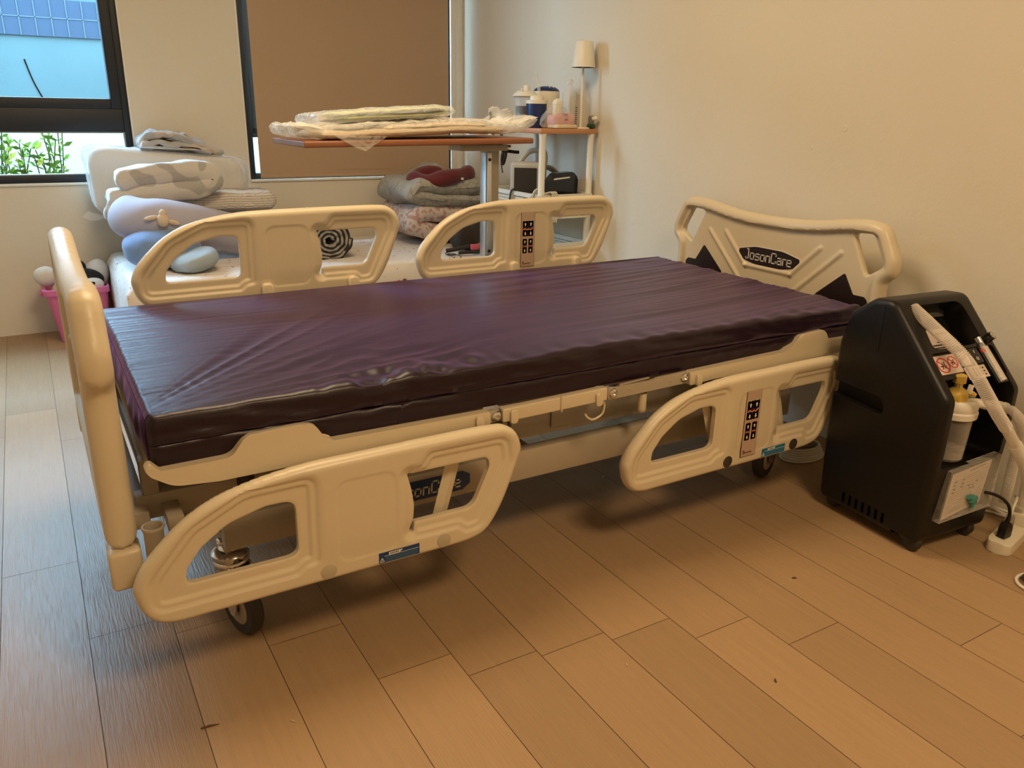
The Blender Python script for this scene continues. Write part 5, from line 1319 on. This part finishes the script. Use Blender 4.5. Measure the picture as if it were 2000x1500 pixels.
mb = MB(True); mb.lathe([(.028, .164), (.028, .176), (.024, .186), (.014, .194), (.010, .196), (.010, .206), (.016, .208), (.016, .226), (.012, .229), (0, .229)], (-.016, -.006, 0), 8); mb.box((.020, -.022, .178), (.022, .018, .010), .002, 0, (.5, 'Y')); mb.build('valve', YV, t, ang=30)
mb = MB(True); mb.lathe([(.0095, .195), (.0095, .207)], (-.016, -.006, 0), 16); mb.box((.010, -.022, .190), (.006, .012, .024), .001, 0, (.3, 'Y')); mb.build('valve_collar', WP, t)
mb = MB(True); mb.cyl((.045, -.012, .147), (.088, -.030, .138), .012, .0125, 20); mb.build('outlet', WP, t)
# breathing tubes
TUBE = film('corrugated_tube', (.90, .84, .76), .80, .22, .02)
def hose(pts, r, smooth_spans, name, parent, n=40, pitch=.0052):
    P = smooth_path(pts, n); L_ = [0]
    for a, b in zip(P[:-1], P[1:]): L_.append(L_[-1] + (b - a).length)
    tot = L_[-1]; m_ = int(tot / pitch * 6); Q = []; R_ = []; j = 0
    for i in range(m_ + 1):
        s = tot * i / m_
        while j < len(L_) - 2 and L_[j + 1] < s: j += 1
        f = (s - L_[j]) / max(1e-9, L_[j + 1] - L_[j]); Q.append(P[j].lerp(P[j + 1], f)); k = s / tot
        sm_ = any(a < k < b for a, b in smooth_spans)
        R_.append(r * (.97 if sm_ else 1.0 + .13 * math.sin(2 * PI * s / pitch)))
    mb = MB(); mb.sweep(Q, R_, 20, 0, True); mb.build(name, TUBE, parent, ang=80)
t = thing('breathing_tube', 'white corrugated breathing tube hanging out of the concentrator handle recess', 'tube', (1.80, -.46, .45))
hose([(1.790, -.262, .618), (1.775, -.315, .597), (1.768, -.365, .572), (1.768, -.405, .549), (1.775, -.445, .515), (1.807, -.478, .449), (1.849, -.492, .395), (1.887, -.503, .351), (1.956, -.512, .276), (2.03, -.515, .19), (2.07, -.50, .10)], .0142, ((.255, .33), (.57, .66)), 'tube_body', t)
t = thing('breathing_tube', 'second corrugated tube leading from the humidifier bottle outlet to the floor', 'tube', (2.03, -.48, .3))
hose([(1.912, -.425, .386), (1.945, -.445, .385), (1.985, -.462, .365), (2.025, -.472, .325), (2.06, -.462, .27), (2.085, -.447, .20), (2.095, -.443, .13), (2.098, -.44, .07)], .0125, ((0, .12),), 'tube_body', t)

# ------------------------------------------------------------------ power strip and cables on the floor
SP = mat('strip_white', (.74, .68, .55), .42)
sa = math.radians(12)
t = thing('power_strip', 'white power strip on the floor beside the concentrator', 'power strip', (2.01, -.51, 0), rotz=sa)
mb = MB(True); mb.prism(arc_poly([(-.085, -.030, .022), (.14, -.030, .01), (.14, .030, .01), (-.085, .030, .022)], 5), lambda u, v, d: (u, v, d), .0, .032, 0, .003); mb.build('strip_body', SP, t)
for x in (-.045, -.01):
    mb = MB(True)
    for yy in (-.005, .005): mb.box((x, yy + .012, .0322), (.009, .002, .001), 0)
    mb.build('socket_slots', INKK, t, sm=False)
mb = MB(True); mb.box((.085, .0, .048), (.055, .045, .036), .004); mb.build('adapter_cube', SP, t, label='white cube adapter')
t = thing('plug', 'black plug with black cable standing in the power strip', 'plug', (1.975, -.515, .032))
px_, py_ = 1.972, -.516
mb = MB(); mb.prism(arc_poly([(-.017, 0, .003), (.017, 0, .003), (.015, .030, .006), (.008, .042, .003), (-.008, .042, .003), (-.015, .030, .006)], 4), lambda u, v, d: (px_ + u, py_ + d, .033 + v), -.010, .010, 0, .002)
mb.sweep(smooth_path([(px_, py_, .072), (px_ + .004, py_, .10), (px_ - .004, py_ + .008, .128), (px_ - .03, py_ + .03, .15), (px_ - .06, py_ + .08, .152), (px_ - .05, py_ + .12, .14)], 7), [.0055] * 5 + [.0042] * 31, 10); mb.build('plug_body', BLACK, t)
t = thing('plug', 'grey plug with white cable standing next to the black plug in the power strip', 'plug', (2.01, -.50, .032))
qx, qy = 2.005, -.506
mb = MB(); mb.prism(arc_poly([(-.012, 0, .003), (.012, 0, .003), (.011, .034, .004), (.006, .052, .003), (-.006, .052, .003), (-.011, .034, .004)], 4), lambda u, v, d: (qx + u, qy + d, .033 + v), -.008, .008, 0, .002); mb.build('plug_body', mat('grey_plug', (.30, .28, .24), .45), t)
mb = MB(); mb.sweep(smooth_path([(qx, qy, .083), (qx + .01, qy + .002, .105), (qx + .035, qy + .01, .12), (qx + .07, qy + .03, .11)], 7), .0036, 8); mb.build('cord', WHITECABLE, t)
t = thing('cable', 'white cables running behind the concentrator along the wall to the power strip', 'cable', (2.1, -.3, .01))
mb = MB()
mb.sweep(smooth_path([(2.13, -.12, .30), (2.135, -.20, .20), (2.14, -.27, .10), (2.15, -.34, .03), (2.16, -.42, .006), (2.17, -.50, .006)], 8), .0045, 8)
mb.sweep(smooth_path([(2.06, -.24, .006), (2.10, -.32, .006), (2.14, -.40, .006), (2.16, -.5, .006)], 8), .004, 8)
mb.sweep(smooth_path([(2.04, -.26, .012), (2.09, -.30, .006), (2.15, -.37, .014), (2.17, -.46, .014)], 8), .004, 8)
mb.build('cable_run', WHITECABLE, t)
t = thing('cable', 'white and black cable loop on the floor at the right edge of the photo', 'cable', (1.86, -.65, .005))
mb = MB(); mb.sweep([V((1.865 + .05 * math.cos(a), -.665 + .045 * math.sin(a), .005)) for a in [2 * PI * i / 30 for i in range(31)]], .0038, 8, 0); mb.sweep([V((1.873 + .035 * math.cos(a), -.66 + .03 * math.sin(a), .010)) for a in [2 * PI * i / 26 for i in range(27)]], .0045, 8, 1); mb.build('cable_loop', [WHITECABLE, RUBBER], t)
t = thing('cable', 'coil of white cable on the floor under the head of the bed', 'cable', (2.0, .15, .01))
mb = MB()
for k in range(6): mb.sweep([V((1.985 + (.085 - .004 * k) * math.cos(a), .155 + (.055 - .003 * k) * math.sin(a), .005 + .007 * k)) for a in [2 * PI * i / 30 for i in range(31)]], .0038, 8)
mb.build('cable_coil', WHITECABLE, t)
t = thing('valve_connector', 'small teal connector hanging in the clear pouch on the concentrator', 'connector', wl((.165, -.012, .145)))
TEAL = mat('teal_plastic', (.05, .26, .22), .4)
mb = MB(True); mb.box((0, 0, 0), (.026, .016, .022), .004, 0, (.3, 'Y')); mb.cyl((0, -.001, -.008), (.002, -.001, -.024), .006, .005, 14); mb.cyl((-.012, 0, .006), (-.022, 0, .011), .006, .006, 14); mb.build('connector_body', TEAL, t)
# ------------------------------------------------------------------ floor debris
SPL = mat('dark_splinter', (.10, .045, .02), .8); SPL2 = mat('pale_chip', (.55, .45, .28), .8)
def chip(x, y, l, a, m_, lab, w=.003):
    t = MB(True); t.sweep([(-l / 2, 0, w * .6), (0, .0008, w * .7), (l / 2, 0, w * .5)], [w * .5, w * .7, w * .2], 6)
    o = t.build('wood_splinter', m_, None); o.location = (x, y, 0); o.rotation_euler = (0, 0, a); tag(o, lab, 'debris', 'bits of debris on the floor')
chip(.023, -.160, .032, -.15, SPL, 'dark splinter on the floor near the foot of the bed')
chip(1.031, -.587, .012, .9, SPL, 'dark forked splinter on the floor at the lower right', .003)
chip(1.365, -.348, .012, -.4, SPL, 'dark chip on the floor in front of the concentrator', .003)
chip(1.300, .342, .022, .5, SPL2, 'pale chip on the floor under the middle of the bed', .003)
chip(.158, -.22, .012, 2.2, SPL2, 'tiny pale chip near the lower left of the floor', .002)
chip(.80, -.40, .010, 1.3, SPL2, 'tiny pale chip on the boards in the lower middle', .002)
